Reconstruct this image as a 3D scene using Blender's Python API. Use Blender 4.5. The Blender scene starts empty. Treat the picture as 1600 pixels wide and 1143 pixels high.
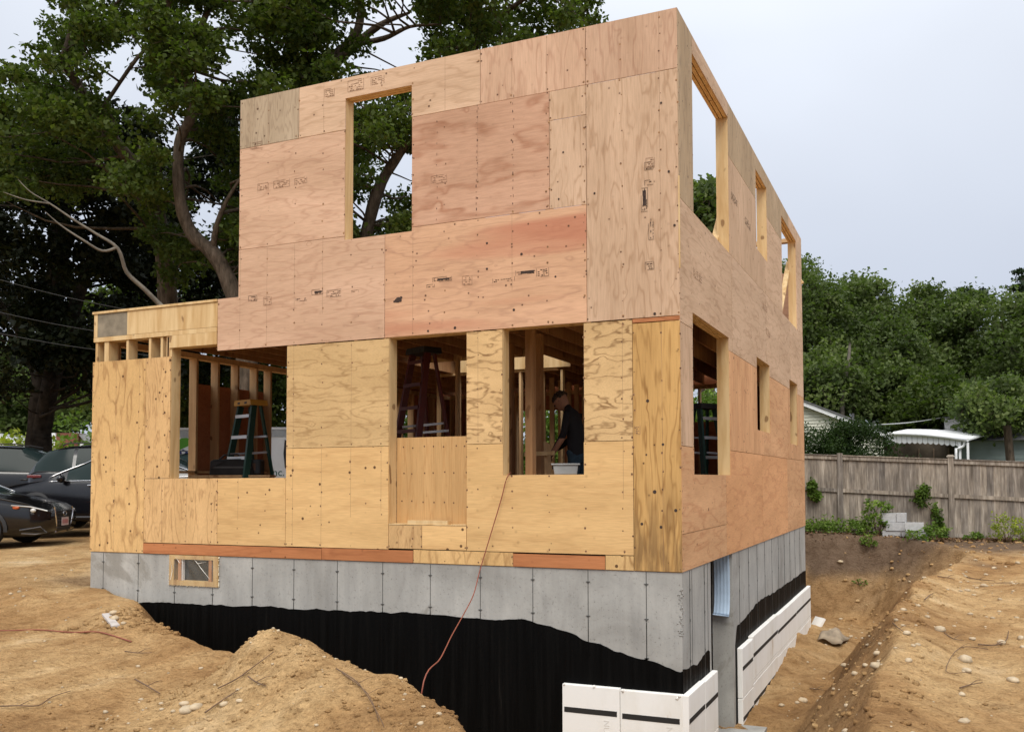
import bpy, bmesh, math, random
import numpy as np
from mathutils import Vector, Matrix

random.seed(7); rng = np.random.default_rng(11)
SC = bpy.context.scene
COL = SC.collection

# ------------------------------------------------------------------ camera
F_, PX, PY = 1364.67, 899.4, 693.4
YAW, PIT, ROL = -0.3840, 0.0413, -0.0052
CAM = np.array([2.213, -8.2053, 0.8912])
_r = np.array([math.cos(YAW), -math.sin(YAW), 0.0])
_f = np.array([math.sin(YAW)*math.cos(PIT), math.cos(YAW)*math.cos(PIT), math.sin(PIT)])
_u = np.cross(_r, _f)
RR = _r*math.cos(ROL)+_u*math.sin(ROL)
UU = -_r*math.sin(ROL)+_u*math.cos(ROL)
cd = bpy.data.cameras.new('camera'); co = bpy.data.objects.new('camera', cd); COL.objects.link(co)
cd.sensor_width = 36; cd.sensor_fit = 'HORIZONTAL'; cd.lens = 36*F_/1600
cd.shift_x = -(PX-800)/1600; cd.shift_y = (PY-571.5)/1600
cd.clip_end = 2000; cd.clip_start = 0.1
co.matrix_world = Matrix(((RR[0], UU[0], -_f[0], CAM[0]), (RR[1], UU[1], -_f[1], CAM[1]), (RR[2], UU[2], -_f[2], CAM[2]), (0, 0, 0, 1)))
SC.camera = co

# ------------------------------------------------------------------ sky, sun, exposure
SUN_EL, SUN_AZ = 50, 158      # azimuth: clockwise from +Y; the veiled sun stands behind the camera
w = bpy.data.worlds.new('World'); SC.world = w; w.use_nodes = True
nt = w.node_tree; nt.nodes.clear()
def N(nt, t, **k):
    n = nt.nodes.new(t)
    for a, b in k.items(): setattr(n, a, b)
    return n
sky = N(nt, 'ShaderNodeTexSky', sky_type='NISHITA'); sky.sun_disc = False
sky.sun_elevation = math.radians(SUN_EL); sky.sun_rotation = math.radians(SUN_AZ)
sky.dust_density = 3.0; sky.air_density = 1.0
bg1 = N(nt, 'ShaderNodeBackground'); bg1.inputs[1].default_value = 0.07
nt.links.new(sky.outputs[0], bg1.inputs[0])
# overcast veil: pale grey-blue cloud, brighter overhead (CIE overcast), soft cloud structure
tc = N(nt, 'ShaderNodeTexCoord'); sp = N(nt, 'ShaderNodeSeparateXYZ'); nt.links.new(tc.outputs['Generated'], sp.inputs[0])
cl = N(nt, 'ShaderNodeTexNoise'); cl.inputs['Scale'].default_value = 1.6; cl.inputs['Detail'].default_value = 3.0; cl.inputs['Distortion'].default_value = .4
mp = N(nt, 'ShaderNodeMapping'); mp.inputs['Scale'].default_value = (1, 1, 2.2)
nt.links.new(tc.outputs['Generated'], mp.inputs[0]); nt.links.new(mp.outputs[0], cl.inputs[0])
ramp = N(nt, 'ShaderNodeValToRGB'); nt.links.new(sp.outputs[2], ramp.inputs[0])
e = ramp.color_ramp.elements
e[0].position = 0.0; e[0].color = (.385, .415, .485, 1)
e[1].position = 1.0; e[1].color = (1.42, 1.42, 1.42, 1)
m1 = e.new(.18); m1.color = (.40, .435, .51, 1)
m2 = e.new(.45); m2.color = (.58, .615, .68, 1)
mr = N(nt, 'ShaderNodeMapRange'); mr.inputs[1].default_value = .3; mr.inputs[2].default_value = .7; mr.inputs[3].default_value = .93; mr.inputs[4].default_value = 1.08
nt.links.new(cl.outputs[0], mr.inputs[0])
bg2 = N(nt, 'ShaderNodeBackground'); nt.links.new(ramp.outputs[0], bg2.inputs[0]); nt.links.new(mr.outputs[0], bg2.inputs[1])
mx = N(nt, 'ShaderNodeMixShader'); mx.inputs[0].default_value = .93
nt.links.new(bg1.outputs[0], mx.inputs[1]); nt.links.new(bg2.outputs[0], mx.inputs[2])
ow = N(nt, 'ShaderNodeOutputWorld'); nt.links.new(mx.outputs[0], ow.inputs[0])
sd = bpy.data.lights.new('sun', 'SUN'); so = bpy.data.objects.new('sun', sd); COL.objects.link(so)
sd.energy = 1.5; sd.angle = math.radians(34); sd.color = (1, .95, .87)
az = math.radians(SUN_AZ); el = math.radians(SUN_EL)
so.rotation_euler = Vector((math.sin(az)*math.cos(el), math.cos(az)*math.cos(el), math.sin(el))).to_track_quat('Z', 'Y').to_euler()
SC.view_settings.view_transform = 'Standard'; SC.view_settings.look = 'None'
SC.view_settings.gamma = 1; SC.view_settings.use_curve_mapping = False
SC.view_settings.exposure = 0.57
SC.render.engine = 'CYCLES'
SC.cycles.max_bounces = 8; SC.cycles.transparent_max_bounces = 8

# ------------------------------------------------------------------ measuring helpers (photo pixel -> place)
def ray(x, y): return _f + RR*(x-PX)/F_ - UU*(y-PY)/F_
def onp(x, y, ax, v):
    d = ray(x, y); return CAM + d*(v-CAM[ax])/d[ax]
def atY(x, y, Y): return onp(x, y, 1, Y)
def atX(x, y, X): return onp(x, y, 0, X)
def atZ(x, y, Z): return onp(x, y, 2, Z)
def atD(x, y, d): return CAM + ray(x, y)*d

# ------------------------------------------------------------------ noise / ground height
def _hash(ix, iy, s):
    n = (ix.astype(np.int64)*374761393 + iy.astype(np.int64)*668265263 + s*974711) & 0x7fffffff
    n = ((n ^ (n >> 13))*1274126177) & 0x7fffffff
    return ((n ^ (n >> 16)) & 0xffff)/65535.0
def vnoise(x, y, s=0):
    ix = np.floor(x); iy = np.floor(y); fx = x-ix; fy = y-iy
    fx = fx*fx*(3-2*fx); fy = fy*fy*(3-2*fy)
    a = _hash(ix, iy, s); b = _hash(ix+1, iy, s); c = _hash(ix, iy+1, s); d = _hash(ix+1, iy+1, s)
    return (a*(1-fx)+b*fx)*(1-fy)+(c*(1-fx)+d*fx)*fy - .5
def fbm(x, y, o=4, s=0):
    r = 0; a = 1.0
    for i in range(o):
        r = r + a*vnoise(x*2**i+13.7*i, y*2**i-7.1*i, s+i); a *= .5
    return r
PIT_P = np.array([(-8.05, .25), (-7.3, -.12), (-6.4, -.62), (-5.2, -1.25), (-4.2, -1.75), (-3.4, -2.1), (-2.5, -2.75), (-1.6, -2.98), (-1.0, -3.15),
                  (-.5, -3.5), (.0, -4.2), (.9, -4.7), (1.5, -4.2), (1.78, -3), (1.82, -2), (1.80, -.7), (1.84, .9), (1.90, 2.9), (2.12, 5.7), (2.5, 9.0), (2.9, 10.6), (1.6, 12.2),
                  (-1, 12.4), (-5, 12.0), (-8.3, 11.0), (-8.2, 5)])
def pit_sd(x, y):
    n = len(PIT_P); dmin = np.full(x.shape, 1e9); ins = np.zeros(x.shape, bool)
    for i in range(n):
        ax, ay = PIT_P[i]; bx, by = PIT_P[(i+1) % n]
        ex, ey = bx-ax, by-ay; t = np.clip(((x-ax)*ex+(y-ay)*ey)/(ex*ex+ey*ey), 0, 1)
        dmin = np.minimum(dmin, np.hypot(x-ax-t*ex, y-ay-t*ey))
        c = ((ay > y) != (by > y)); xi = ax+(y-ay)*ex/(ey if abs(ey) > 1e-9 else 1e-9)
        ins ^= (c & (x < xi))
    return np.where(ins, dmin, -dmin)
def sst(x, a, b):
    t = np.clip((x-a)/(b-a), 0, 1); return t*t*(3-2*t)
def H(x, y):
    x = np.asarray(x, float); y = np.asarray(y, float)
    g = -.44 - .28*sst(-y, -1.5, 2.5)
    left = sst(-x, 7.0, 10)
    g = g*(1-left) + left*(np.minimum(-.40+.010*(-x-8)+.020*np.clip(y, -6, 40)-.12*sst(-y, 1, 6), .35))
    right = sst(x, 1.0, 3.0)
    g = g*(1-right) + right*(-.84+.36*sst(y, 7, 13))
    g = g + .055*fbm(x*.55, y*.55, 3, 3)
    sd = pit_sd(x, y) + .16*fbm(x*.9, y*.9, 3, 21)
    wob = 1+.35*fbm(x*1.3, y*1.3, 2, 40)
    back = sst(y, 9.5, 11.5)
    slope = (1.25 + .22*sst(x, .6, 1.4)*(1-back))*wob
    drop = np.clip(sd, 0, None)*slope
    D = 1.72 + .0*x
    drop = D*(1-np.exp(-(drop/D)**1.6)) if False else np.minimum(drop, D + .12*np.clip(sd-1, 0, 1))
    drop = np.where(drop > D-.25, D-.25+.25*np.tanh((drop-D+.25)/.25), drop)
    z = g - drop
    # small lip along the edge
    z = z + .05*np.exp(-((sd+.15)/.3)**2)*(1-sst(x, 2.5, 3.5))
    # spoil mound by the pit
    def gs(cx, cy, sx, sy, a, th=0.0):
        c, s = math.cos(th), math.sin(th); u = (x-cx)*c+(y-cy)*s; v = -(x-cx)*s+(y-cy)*c
        return a*np.exp(-(np.hypot(u/sx, v/sy))**1.55)
    mnd = gs(-2.42, -2.86, .40, .46, .36) + gs(-1.85, -3.2, .7, .55, .23, -.25) + gs(-1.1, -3.35, .75, .5, .20, -.45) + gs(-.4, -3.75, .7, .45, .12, -.6)
    z = z + mnd*(1+.25*fbm(x*3, y*3, 3, 60))
    # soil slumped against the right foundation wall
    z = z + gs(.0, 7.2, .75, 3.6, .30)*sst(y, 2, 4.5)*(1+.5*fbm(x*1.2, y*1.6, 2, 200))
    # ridges on the right bank
    z = z + gs(4.2, 1.2, 1.2, .8, .20) + gs(4.4, 5.5, 1.6, 1.2, .34) + gs(3.3, 3.0, .9, .5, .10)
    # hollow and heap at the left corner of the house
    z = z - gs(-8.4, .9, .5, .8, .16) + gs(-8.3, -.45, .8, .35, .10, -.4) + gs(-6.1, -1.15, .6, .18, .06, -.5)
    near = sst(12-np.hypot(x-1, y+5)*.6, 0, 6)
    inpit = sst(sd, 0, .5)
    z = z + (.028+.07*inpit)*fbm(x*2.6, y*2.6, 4, 70)*near + .017*fbm(x*9, y*9, 3, 90)*near - .03*np.abs(fbm(x*3.1+.6*y, y*3.1, 3, 95))*near
    # steep bank shows rills
    z = z + .09*inpit*near*fbm(x*1.2+y*4, y*1.2, 4, 120)*(1-back)
    z = z + .10*inpit*back*fbm(x*3.2, y*1.6, 4, 130) - .10*inpit*back*np.abs(fbm(x*2.0, y*.9, 3, 140))
    return z
def ground_hit(px, py, tmax=60):
    d = ray(px, py); t = np.concatenate([np.arange(2.5, 20, .02), np.arange(20, tmax, .1)])
    P = CAM[None]+d[None]*t[:, None]; h = H(P[:, 0], P[:, 1]); k = np.nonzero(P[:, 2] < h)[0]
    i = k[0] if len(k) else len(t)-1
    return np.array([P[i, 0], P[i, 1], float(h[i])])
def hz(x, y): return float(H(np.array([x]), np.array([y]))[0])

# ------------------------------------------------------------------ materials
def mat(name, rough=.8, spec=.3, **k):
    m = bpy.data.materials.new(name); m.use_nodes = True; n = m.node_tree
    b = n.nodes['Principled BSDF']; b.inputs['Roughness'].default_value = rough
    b.inputs['Specular IOR Level'].default_value = spec
    for a, v in k.items(): b.inputs[a].default_value = v
    return m, n, b
def ramp_(n, stops):
    r = N(n, 'ShaderNodeValToRGB'); el = r.color_ramp.elements
    el[0].position = stops[0][0]; el[0].color = (*stops[0][1], 1)
    el[1].position = stops[-1][0]; el[1].color = (*stops[-1][1], 1)
    for p, c in stops[1:-1]:
        q = el.new(p); q.color = (*c, 1)
    return r
def noise_(n, vec, scale, detail=4, rough=.5, dist=0):
    t = N(n, 'ShaderNodeTexNoise'); t.inputs['Scale'].default_value = scale; t.inputs['Detail'].default_value = detail
    t.inputs['Roughness'].default_value = rough; t.inputs['Distortion'].default_value = dist
    if vec: n.links.new(vec, t.inputs['Vector'])
    return t
def math_(n, op, a, b=None, c=None):
    m = N(n, 'ShaderNodeMath', operation=op)
    for i, v in enumerate((a, b, c)):
        if v is None: continue
        if isinstance(v, (int, float)): m.inputs[i].default_value = v
        else: n.links.new(v, m.inputs[i])
    return m.outputs[0]
def mix_(n, fac, a, b, mode='MIX'):
    m = N(n, 'ShaderNodeMix', data_type='RGBA', blend_type=mode)
    for i, v in ((0, fac), (6, a), (7, b)):
        if isinstance(v, (int, float)): m.inputs[i].default_value = v
        elif isinstance(v, tuple): m.inputs[i].default_value = (*v, 1)
        else: n.links.new(v, m.inputs[i])
    return m.outputs[2]
def bump_(n, b, h, s=.3, d=.01):
    bp = N(n, 'ShaderNodeBump'); bp.inputs['Strength'].default_value = s; bp.inputs['Distance'].default_value = d
    n.links.new(h, bp.inputs['Height']); n.links.new(bp.outputs[0], b.inputs['Normal'])
def coords(n, scale=(1, 1, 1), rnd=True, src='Object'):
    t = N(n, 'ShaderNodeTexCoord'); mp = N(n, 'ShaderNodeMapping'); mp.inputs['Scale'].default_value = scale
    if rnd:
        oi = N(n, 'ShaderNodeObjectInfo'); v = N(n, 'ShaderNodeVectorMath', operation='SCALE'); v.inputs[0].default_value = (37, 19, 53)
        n.links.new(oi.outputs['Random'], v.inputs['Scale']); a = N(n, 'ShaderNodeVectorMath', operation='ADD')
        n.links.new(t.outputs[src], a.inputs[0]); n.links.new(v.outputs[0], a.inputs[1]); n.links.new(a.outputs[0], mp.inputs[0])
    else: n.links.new(t.outputs[src], mp.inputs[0])
    return mp.outputs[0]

WOODS = {}
def ply(light, dark, axis='H', lines=16, strength=.55, knots=.5, streak=None, name='plywood', side=False, rough=.75, thin0=4.6, long0=.9, stain=0):
    """plywood face: cathedral grain along H (horizontal) or V; side=True for sheets in the Y-Z plane"""
    key = (light, dark, axis, lines, strength, knots, streak, side, thin0, long0, stain)
    if key in WOODS: return WOODS[key]
    m, n, b = mat(name, rough, .2)
    long_, thin = long0, thin0
    sc = [thin]*3
    if axis == 'V': sc[2] = long_
    elif side: sc[1] = long_
    else: sc[0] = long_
    v = coords(n, tuple(sc)); vk = coords(n, (1, 1, 1))
    big = noise_(n, v, .85, 3.2, .52, .15)
    # knots push the growth lines aside
    vor = N(n, 'ShaderNodeTexVoronoi'); vor.inputs['Scale'].default_value = 3.4; n.links.new(vk, vor.inputs['Vector'])
    kd = math_(n, 'MULTIPLY', math_(n, 'POWER', 2.718, math_(n, 'MULTIPLY', vor.outputs['Distance'], -9.0)), .16)
    f = math_(n, 'ADD', big.outputs[0], kd)
    ph = math_(n, 'MULTIPLY', f, lines*2*math.pi)
    s = math_(n, 'SINE', ph)
    s2 = math_(n, 'POWER', math_(n, 'MULTIPLY_ADD', s, .5, .5), 5.0)
    brk = noise_(n, v, 2.1, 3, .6); s2 = math_(n, 'MULTIPLY', s2, math_(n, 'MULTIPLY_ADD', brk.outputs[0], 2.4, -.35))
    fine = noise_(n, coords(n, tuple(x*(22 if x > 1 else 6) for x in sc)), 1.2, 3, .6)
    blot = noise_(n, v, .5, 3, .55)
    col = mix_(n, math_(n, 'MULTIPLY', s2, strength), light, dark)
    br = ramp_(n, [(.3, (.84, .82, .80)), (.7, (1.08, 1.09, 1.12))]); n.links.new(blot.outputs[0], br.inputs[0])
    col = mix_(n, 1.0, col, br.outputs[0], 'MULTIPLY')
    fr = ramp_(n, [(.3, (.87, .86, .84)), (.65, (1.05, 1.05, 1.05))]); n.links.new(fine.outputs[0], fr.inputs[0])
    col = mix_(n, 1.0, col, fr.outputs[0], 'MULTIPLY')
    if streak:
        sv = coords(n, tuple(.12 if x < 1 else 1.15 for x in sc)); st = noise_(n, sv, 1.6, 2, .5)
        rr = ramp_(n, [(.50, (0, 0, 0)), (.58, (1, 1, 1))]); n.links.new(st.outputs[0], rr.inputs[0])
        col = mix_(n, math_(n, 'MULTIPLY', rr.outputs[0], .7), col, streak)
    oi = N(n, 'ShaderNodeObjectInfo'); ov = ramp_(n, [(0, (.90, .90, .91)), (1, (1.05, 1.03, 1.02))]); n.links.new(oi.outputs['Random'], ov.inputs[0]); col = mix_(n, 1.0, col, ov.outputs[0], 'MULTIPLY')
    # pin knots, a few of them
    k2 = N(n, 'ShaderNodeTexVoronoi'); k2.inputs['Scale'].default_value = 7.0; n.links.new(vk, k2.inputs['Vector'])
    thr = math_(n, 'MULTIPLY', k2.outputs['Color'], .10*knots*2)
    kk = math_(n, 'LESS_THAN', k2.outputs['Distance'], thr)
    ring = ramp_(n, [(.05, (1, 1, 1)), (.16, (0, 0, 0))]); n.links.new(k2.outputs['Distance'], ring.inputs[0])
    col = mix_(n, math_(n, 'MULTIPLY', ring.outputs[0], .42*knots), col, tuple(c*.45 for c in dark))
    col = mix_(n, math_(n, 'MULTIPLY', kk, .85), col, (.07, .03, .015))
    if stain:
        sz = N(n, 'ShaderNodeTexCoord'); sx_ = N(n, 'ShaderNodeSeparateXYZ'); n.links.new(sz.outputs['Object'], sx_.inputs[0])
        lo = N(n, 'ShaderNodeMapRange'); lo.inputs[1].default_value = 1.0+2.44; lo.inputs[2].default_value = .2+2.44; n.links.new(sx_.outputs[2], lo.inputs[0])
        sn = noise_(n, coords(n, (9, 9, 1.3)), 1.0, 4, .6); rr = ramp_(n, [(.42, (0, 0, 0)), (.56, (1, 1, 1))]); n.links.new(sn.outputs[0], rr.inputs[0])
        col = mix_(n, math_(n, 'MULTIPLY', math_(n, 'MULTIPLY', rr.outputs[0], lo.outputs[0]), stain), col, (.17, .095, .04))
    n.links.new(col, b.inputs['Base Color'])
    bump_(n, b, math_(n, 'ADD', s2, fine.outputs[0]), .12, .004)
    WOODS[key] = m; return m
PINK = (.61, .405, .275); PINKD = (.42, .235, .15)
ROSE = (.585, .355, .235); TANP = (.63, .44, .295); TANPD = (.43, .27, .16)
YEL = (.775, .51, .23); YELD = (.46, .24, .09)
YG = (.66, .455, .22); YGD = (.33, .19, .075)
GREY = (.47, .37, .255); GREYD = (.26, .19, .125)
ORG = (.50, .205, .085); ORGD = (.32, .11, .045)
SORG = (.66, .385, .20); SORGD = (.48, .22, .10)
def lumber(name, light, dark, rough=.75):
    m, n, b = mat(name, rough, .2)
    v = coords(n, (3, 3, .35)); a = noise_(n, v, 3, 4, .6, .5); v2 = coords(n, (14, 14, 9)); k = noise_(n, v2, .55, 1, .4)
    r = ramp_(n, [(.3, dark), (.62, light)]); n.links.new(a.outputs[0], r.inputs[0])
    kr = ramp_(n, [(.70, (0, 0, 0)), (.74, (1, 1, 1))]); n.links.new(k.outputs[0], kr.inputs[0])
    col = mix_(n, math_(n, 'MULTIPLY', kr.outputs[0], .7), r.outputs[0], (.16, .075, .03))
    n.links.new(col, b.inputs['Base Color']); bump_(n, b, a.outputs[0], .1, .004); return m
M_PINE = lumber('pine_lumber', (.68, .50, .27), (.50, .31, .13))
M_STUD = lumber('stud_lumber', (.60, .40, .21), (.42, .25, .12))
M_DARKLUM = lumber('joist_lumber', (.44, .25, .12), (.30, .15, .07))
M_SHADEPLY = ply((.42, .17, .08), (.28, .10, .05), 'H', 10, .4, .3, name='sheathing_shade_tone')  # plywood coloured dark red-brown: the interior shade is put into the colour
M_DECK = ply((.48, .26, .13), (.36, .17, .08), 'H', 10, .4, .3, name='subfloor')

def simple(name, c, rough=.6, spec=.4, metal=0, var=.12, scale=6, bump=0, **k):
    m, n, b = mat(name, rough, spec, **{'Metallic': metal}, **k)
    if var:
        a = noise_(n, coords(n), scale, 4, .6)
        r = ramp_(n, [(.25, tuple(x*(1-var*1.6) for x in c)), (.75, tuple(min(1, x*(1+var)) for x in c))]); n.links.new(a.outputs[0], r.inputs[0])
        n.links.new(r.outputs[0], b.inputs['Base Color'])
        if bump: bump_(n, b, a.outputs[0], bump, .01)
    else: b.inputs['Base Color'].default_value = (*c, 1)
    return m
# concrete
M_CONC, n, b = mat('poured_concrete', .85, .25)
v = coords(n, rnd=False); a = noise_(n, v, 1.1, 5, .6, .6); c2 = noise_(n, coords(n, (9, 9, 1.1), rnd=False), 1, 4, .6); c3 = noise_(n, v, 42, 4, .65)
r = ramp_(n, [(.32, (.26, .25, .23)), (.5, (.375, .368, .345)), (.7, (.49, .48, .45))]); n.links.new(a.outputs[0], r.inputs[0])
col = mix_(n, .3, r.outputs[0], (.37, .365, .345))
r2 = ramp_(n, [(.3, (.84, .84, .84)), (.65, (1.06, 1.06, 1.05))]); n.links.new(c2.outputs[0], r2.inputs[0])
col = mix_(n, .8, col, r2.outputs[0], 'MULTIPLY')
r3 = ramp_(n, [(.27, (.45, .44, .42)), (.40, (1, 1, 1)), (.7, (1.05, 1.05, 1.05))]); n.links.new(c3.outputs[0], r3.inputs[0])
col = mix_(n, .8, col, r3.outputs[0], 'MULTIPLY')
st = noise_(n, v, .8, 6, .62, 1.2); rs = ramp_(n, [(.60, (0, 0, 0)), (.66, (1, 1, 1))]); n.links.new(st.outputs[0], rs.inputs[0])
col = mix_(n, math_(n, 'MULTIPLY', rs.outputs[0], .55), col, (.20, .185, .155))
n.links.new(col, b.inputs['Base Color']); bump_(n, b, c3.outputs[0], .25, .006)
M_CSEAM = simple('concrete_seam', (.085, .085, .08), .9)
# damp-proofing tar
M_TAR, n, b = mat('tar_coating', .5, .08)
a = noise_(n, coords(n, (16, 16, .7), rnd=False), 1, 4, .6); r = ramp_(n, [(.5, (.002, .002, .002)), (.66, (.004, .0036, .0032)), (.82, (.035, .029, .024))]); n.links.new(a.outputs[0], r.inputs[0])
n.links.new(r.outputs[0], b.inputs['Base Color']); c3 = noise_(n, coords(n, rnd=False), 30, 3, .6)
rr = ramp_(n, [(.3, (.40, .40, .40)), (.7, (.8, .8, .8))]); n.links.new(a.outputs[0], rr.inputs[0]); n.links.new(rr.outputs[0], b.inputs['Roughness']); bump_(n, b, c3.outputs[0], .35, .006)
M_FOAM, n, b = mat('white_foam', .85, .2)
a = noise_(n, coords(n, (2.2, 2.2, .8)), 1.3, 5, .65); r = ramp_(n, [(.46, (.84, .83, .80)), (.66, (.78, .76, .71)), (.80, (.50, .39, .27))]); n.links.new(a.outputs[0], r.inputs[0]); n.links.new(r.outputs[0], b.inputs['Base Color'])
a2 = noise_(n, coords(n), 60, 3, .6); bump_(n, b, a2.outputs[0], .15, .004)
M_FOAMB = simple('black_strip', (.02, .019, .018), .7)
M_INK = simple('ink', (.055, .035, .028), .9, var=.2, scale=40)
M_INK2 = simple('faded_ink', (.26, .15, .095), .9, var=.2, scale=30)
M_NAIL = simple('nail_head', (.13, .065, .035), .8, var=0)
M_BRUISE = simple('nail_bruise', (.38, .21, .10), .9, var=.2, scale=12)
M_CORD = simple('red_cord', (.27, .075, .045), .55, var=.1)
M_PLASTIC, n, b = mat('clear_plastic_film', .15, .6); b.inputs['Base Color'].default_value = (.9, .88, .8, 1); b.inputs['Alpha'].default_value = .07
M_GLASSD = simple('dark_glass', (.02, .024, .024), .12, .6, var=0)
# soil
M_SOIL, n, b = mat('sandy_soil', .95, .12)
v = coords(n, rnd=False)
a = noise_(n, v, .55, 6, .6, .5); c2 = noise_(n, v, 5, 6, .68, .3); c3 = noise_(n, v, 45, 5, .7)
r = ramp_(n, [(.30, (.31, .17, .07)), (.44, (.46, .275, .12)), (.58, (.585, .385, .185)), (.72, (.76, .57, .34))]); n.links.new(a.outputs[0], r.inputs[0])
r2 = ramp_(n, [(.28, (.58, .52, .46)), (.5, (.98, .98, .98)), (.72, (1.17, 1.19, 1.22))]); n.links.new(c2.outputs[0], r2.inputs[0])
col = mix_(n, .9, r.outputs[0], r2.outputs[0], 'MULTIPLY')
r3 = ramp_(n, [(.28, (.55, .50, .45)), (.45, (1, 1, 1)), (.74, (1.25, 1.27, 1.3))]); n.links.new(c3.outputs[0], r3.inputs[0])
col = mix_(n, .9, col, r3.outputs[0], 'MULTIPLY')
c4 = noise_(n, coords(n, (1, 1.6, 1), rnd=False), 15, 5, .72, .8); r5 = ramp_(n, [(.30, (.50, .44, .38)), (.43, (.95, .95, .95)), (.60, (1.04, 1.04, 1.04)), (.75, (1.22, 1.25, 1.3))]); n.links.new(c4.outputs[0], r5.inputs[0])
col = mix_(n, .85, col, r5.outputs[0], 'MULTIPLY')
at = N(n, 'ShaderNodeAttribute'); at.attribute_name = 'soil'
tr = mix_(n, .5, (.085, .055, .035), (.13, .085, .052))
sepc = N(n, 'ShaderNodeSeparateColor'); n.links.new(at.outputs['Color'], sepc.inputs[0])
tn = math_(n, 'MULTIPLY', r3.outputs[0], 1.0)
dk = mix_(n, 1.0, (.17, .115, .076), r2.outputs[0], 'MULTIPLY')
col = mix_(n, sepc.outputs[0], col, dk)                      # dark topsoil layer
dp = mix_(n, 1.0, (.27, .155, .07), r2.outputs[0], 'MULTIPLY')
col = mix_(n, math_(n, 'MULTIPLY', sepc.outputs[1], .75), col, dp)       # darker brown inside the pit and on steep faces
gc = noise_(n, v, 3, 5, .7); gr = ramp_(n, [(.35, (.05, .08, .02)), (.6, (.13, .13, .05))]); n.links.new(gc.outputs[0], gr.inputs[0])
col = mix_(n, sepc.outputs[2], col, gr.outputs[0])                       # rough grass far off
n.links.new(col, b.inputs['Base Color'])
hh = math_(n, 'ADD', math_(n, 'ADD', math_(n, 'MULTIPLY', c2.outputs[0], 1.6), math_(n, 'MULTIPLY', c3.outputs[0], .6)), math_(n, 'MULTIPLY', c4.outputs[0], 1.1)); bump_(n, b, hh, 1.0, .045)
M_STONE = simple('pale_stone', (.50, .40, .27), .85, var=.25, scale=14, bump=.2)
M_TWIG = simple('dry_twig', (.16, .10, .06), .9, var=.3, scale=20)
M_BARK, n, b = mat('tree_bark', .95, .1)
a = noise_(n, coords(n, (5, 5, 1.1)), 2.5, 5, .7); r = ramp_(n, [(.3, (.035, .028, .02)), (.6, (.12, .092, .068)), (.8, (.2, .165, .13))]); n.links.new(a.outputs[0], r.inputs[0]); n.links.new(r.outputs[0], b.inputs['Base Color']); bump_(n, b, a.outputs[0], .8, .05)
M_DEADB = simple('bare_limb_bark', (.17, .15, .12), .9, var=.3, scale=6)
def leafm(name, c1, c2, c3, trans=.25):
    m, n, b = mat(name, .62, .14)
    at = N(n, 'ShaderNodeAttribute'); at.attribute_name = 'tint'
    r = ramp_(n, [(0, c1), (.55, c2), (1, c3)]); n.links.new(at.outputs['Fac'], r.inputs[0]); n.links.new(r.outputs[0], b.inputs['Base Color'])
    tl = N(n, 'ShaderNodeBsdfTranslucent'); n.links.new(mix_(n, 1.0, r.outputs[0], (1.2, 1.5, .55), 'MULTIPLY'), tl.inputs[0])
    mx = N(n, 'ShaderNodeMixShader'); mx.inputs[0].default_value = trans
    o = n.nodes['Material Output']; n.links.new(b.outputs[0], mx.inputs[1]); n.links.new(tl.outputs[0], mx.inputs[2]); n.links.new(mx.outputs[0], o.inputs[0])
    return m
L_OAK = leafm('oak_leaves', (.028, .044, .011), (.075, .102, .024), (.155, .185, .05), .38)
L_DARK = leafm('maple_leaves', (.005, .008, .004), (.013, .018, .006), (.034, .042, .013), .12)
L_FAR = leafm('far_leaves', (.045, .066, .024), (.105, .138, .048), (.19, .22, .08), .35)
L_PINE = leafm('pine_needles', (.015, .03, .014), (.03, .05, .022), (.05, .075, .03), .1)
L_SHRUB = leafm('shrub_leaves', (.05, .09, .018), (.12, .19, .035), (.24, .32, .07), .3)
L_YELLOW = leafm('yellow_green_leaves', (.12, .16, .02), (.25, .30, .04), (.42, .44, .07), .3)
L_HEDGE = leafm('hedge_leaves', (.014, .028, .009), (.032, .058, .014), (.07, .11, .022))
L_DRY = leafm('dead_leaves', (.07, .035, .018), (.15, .085, .045), (.27, .17, .1), .1)

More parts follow.
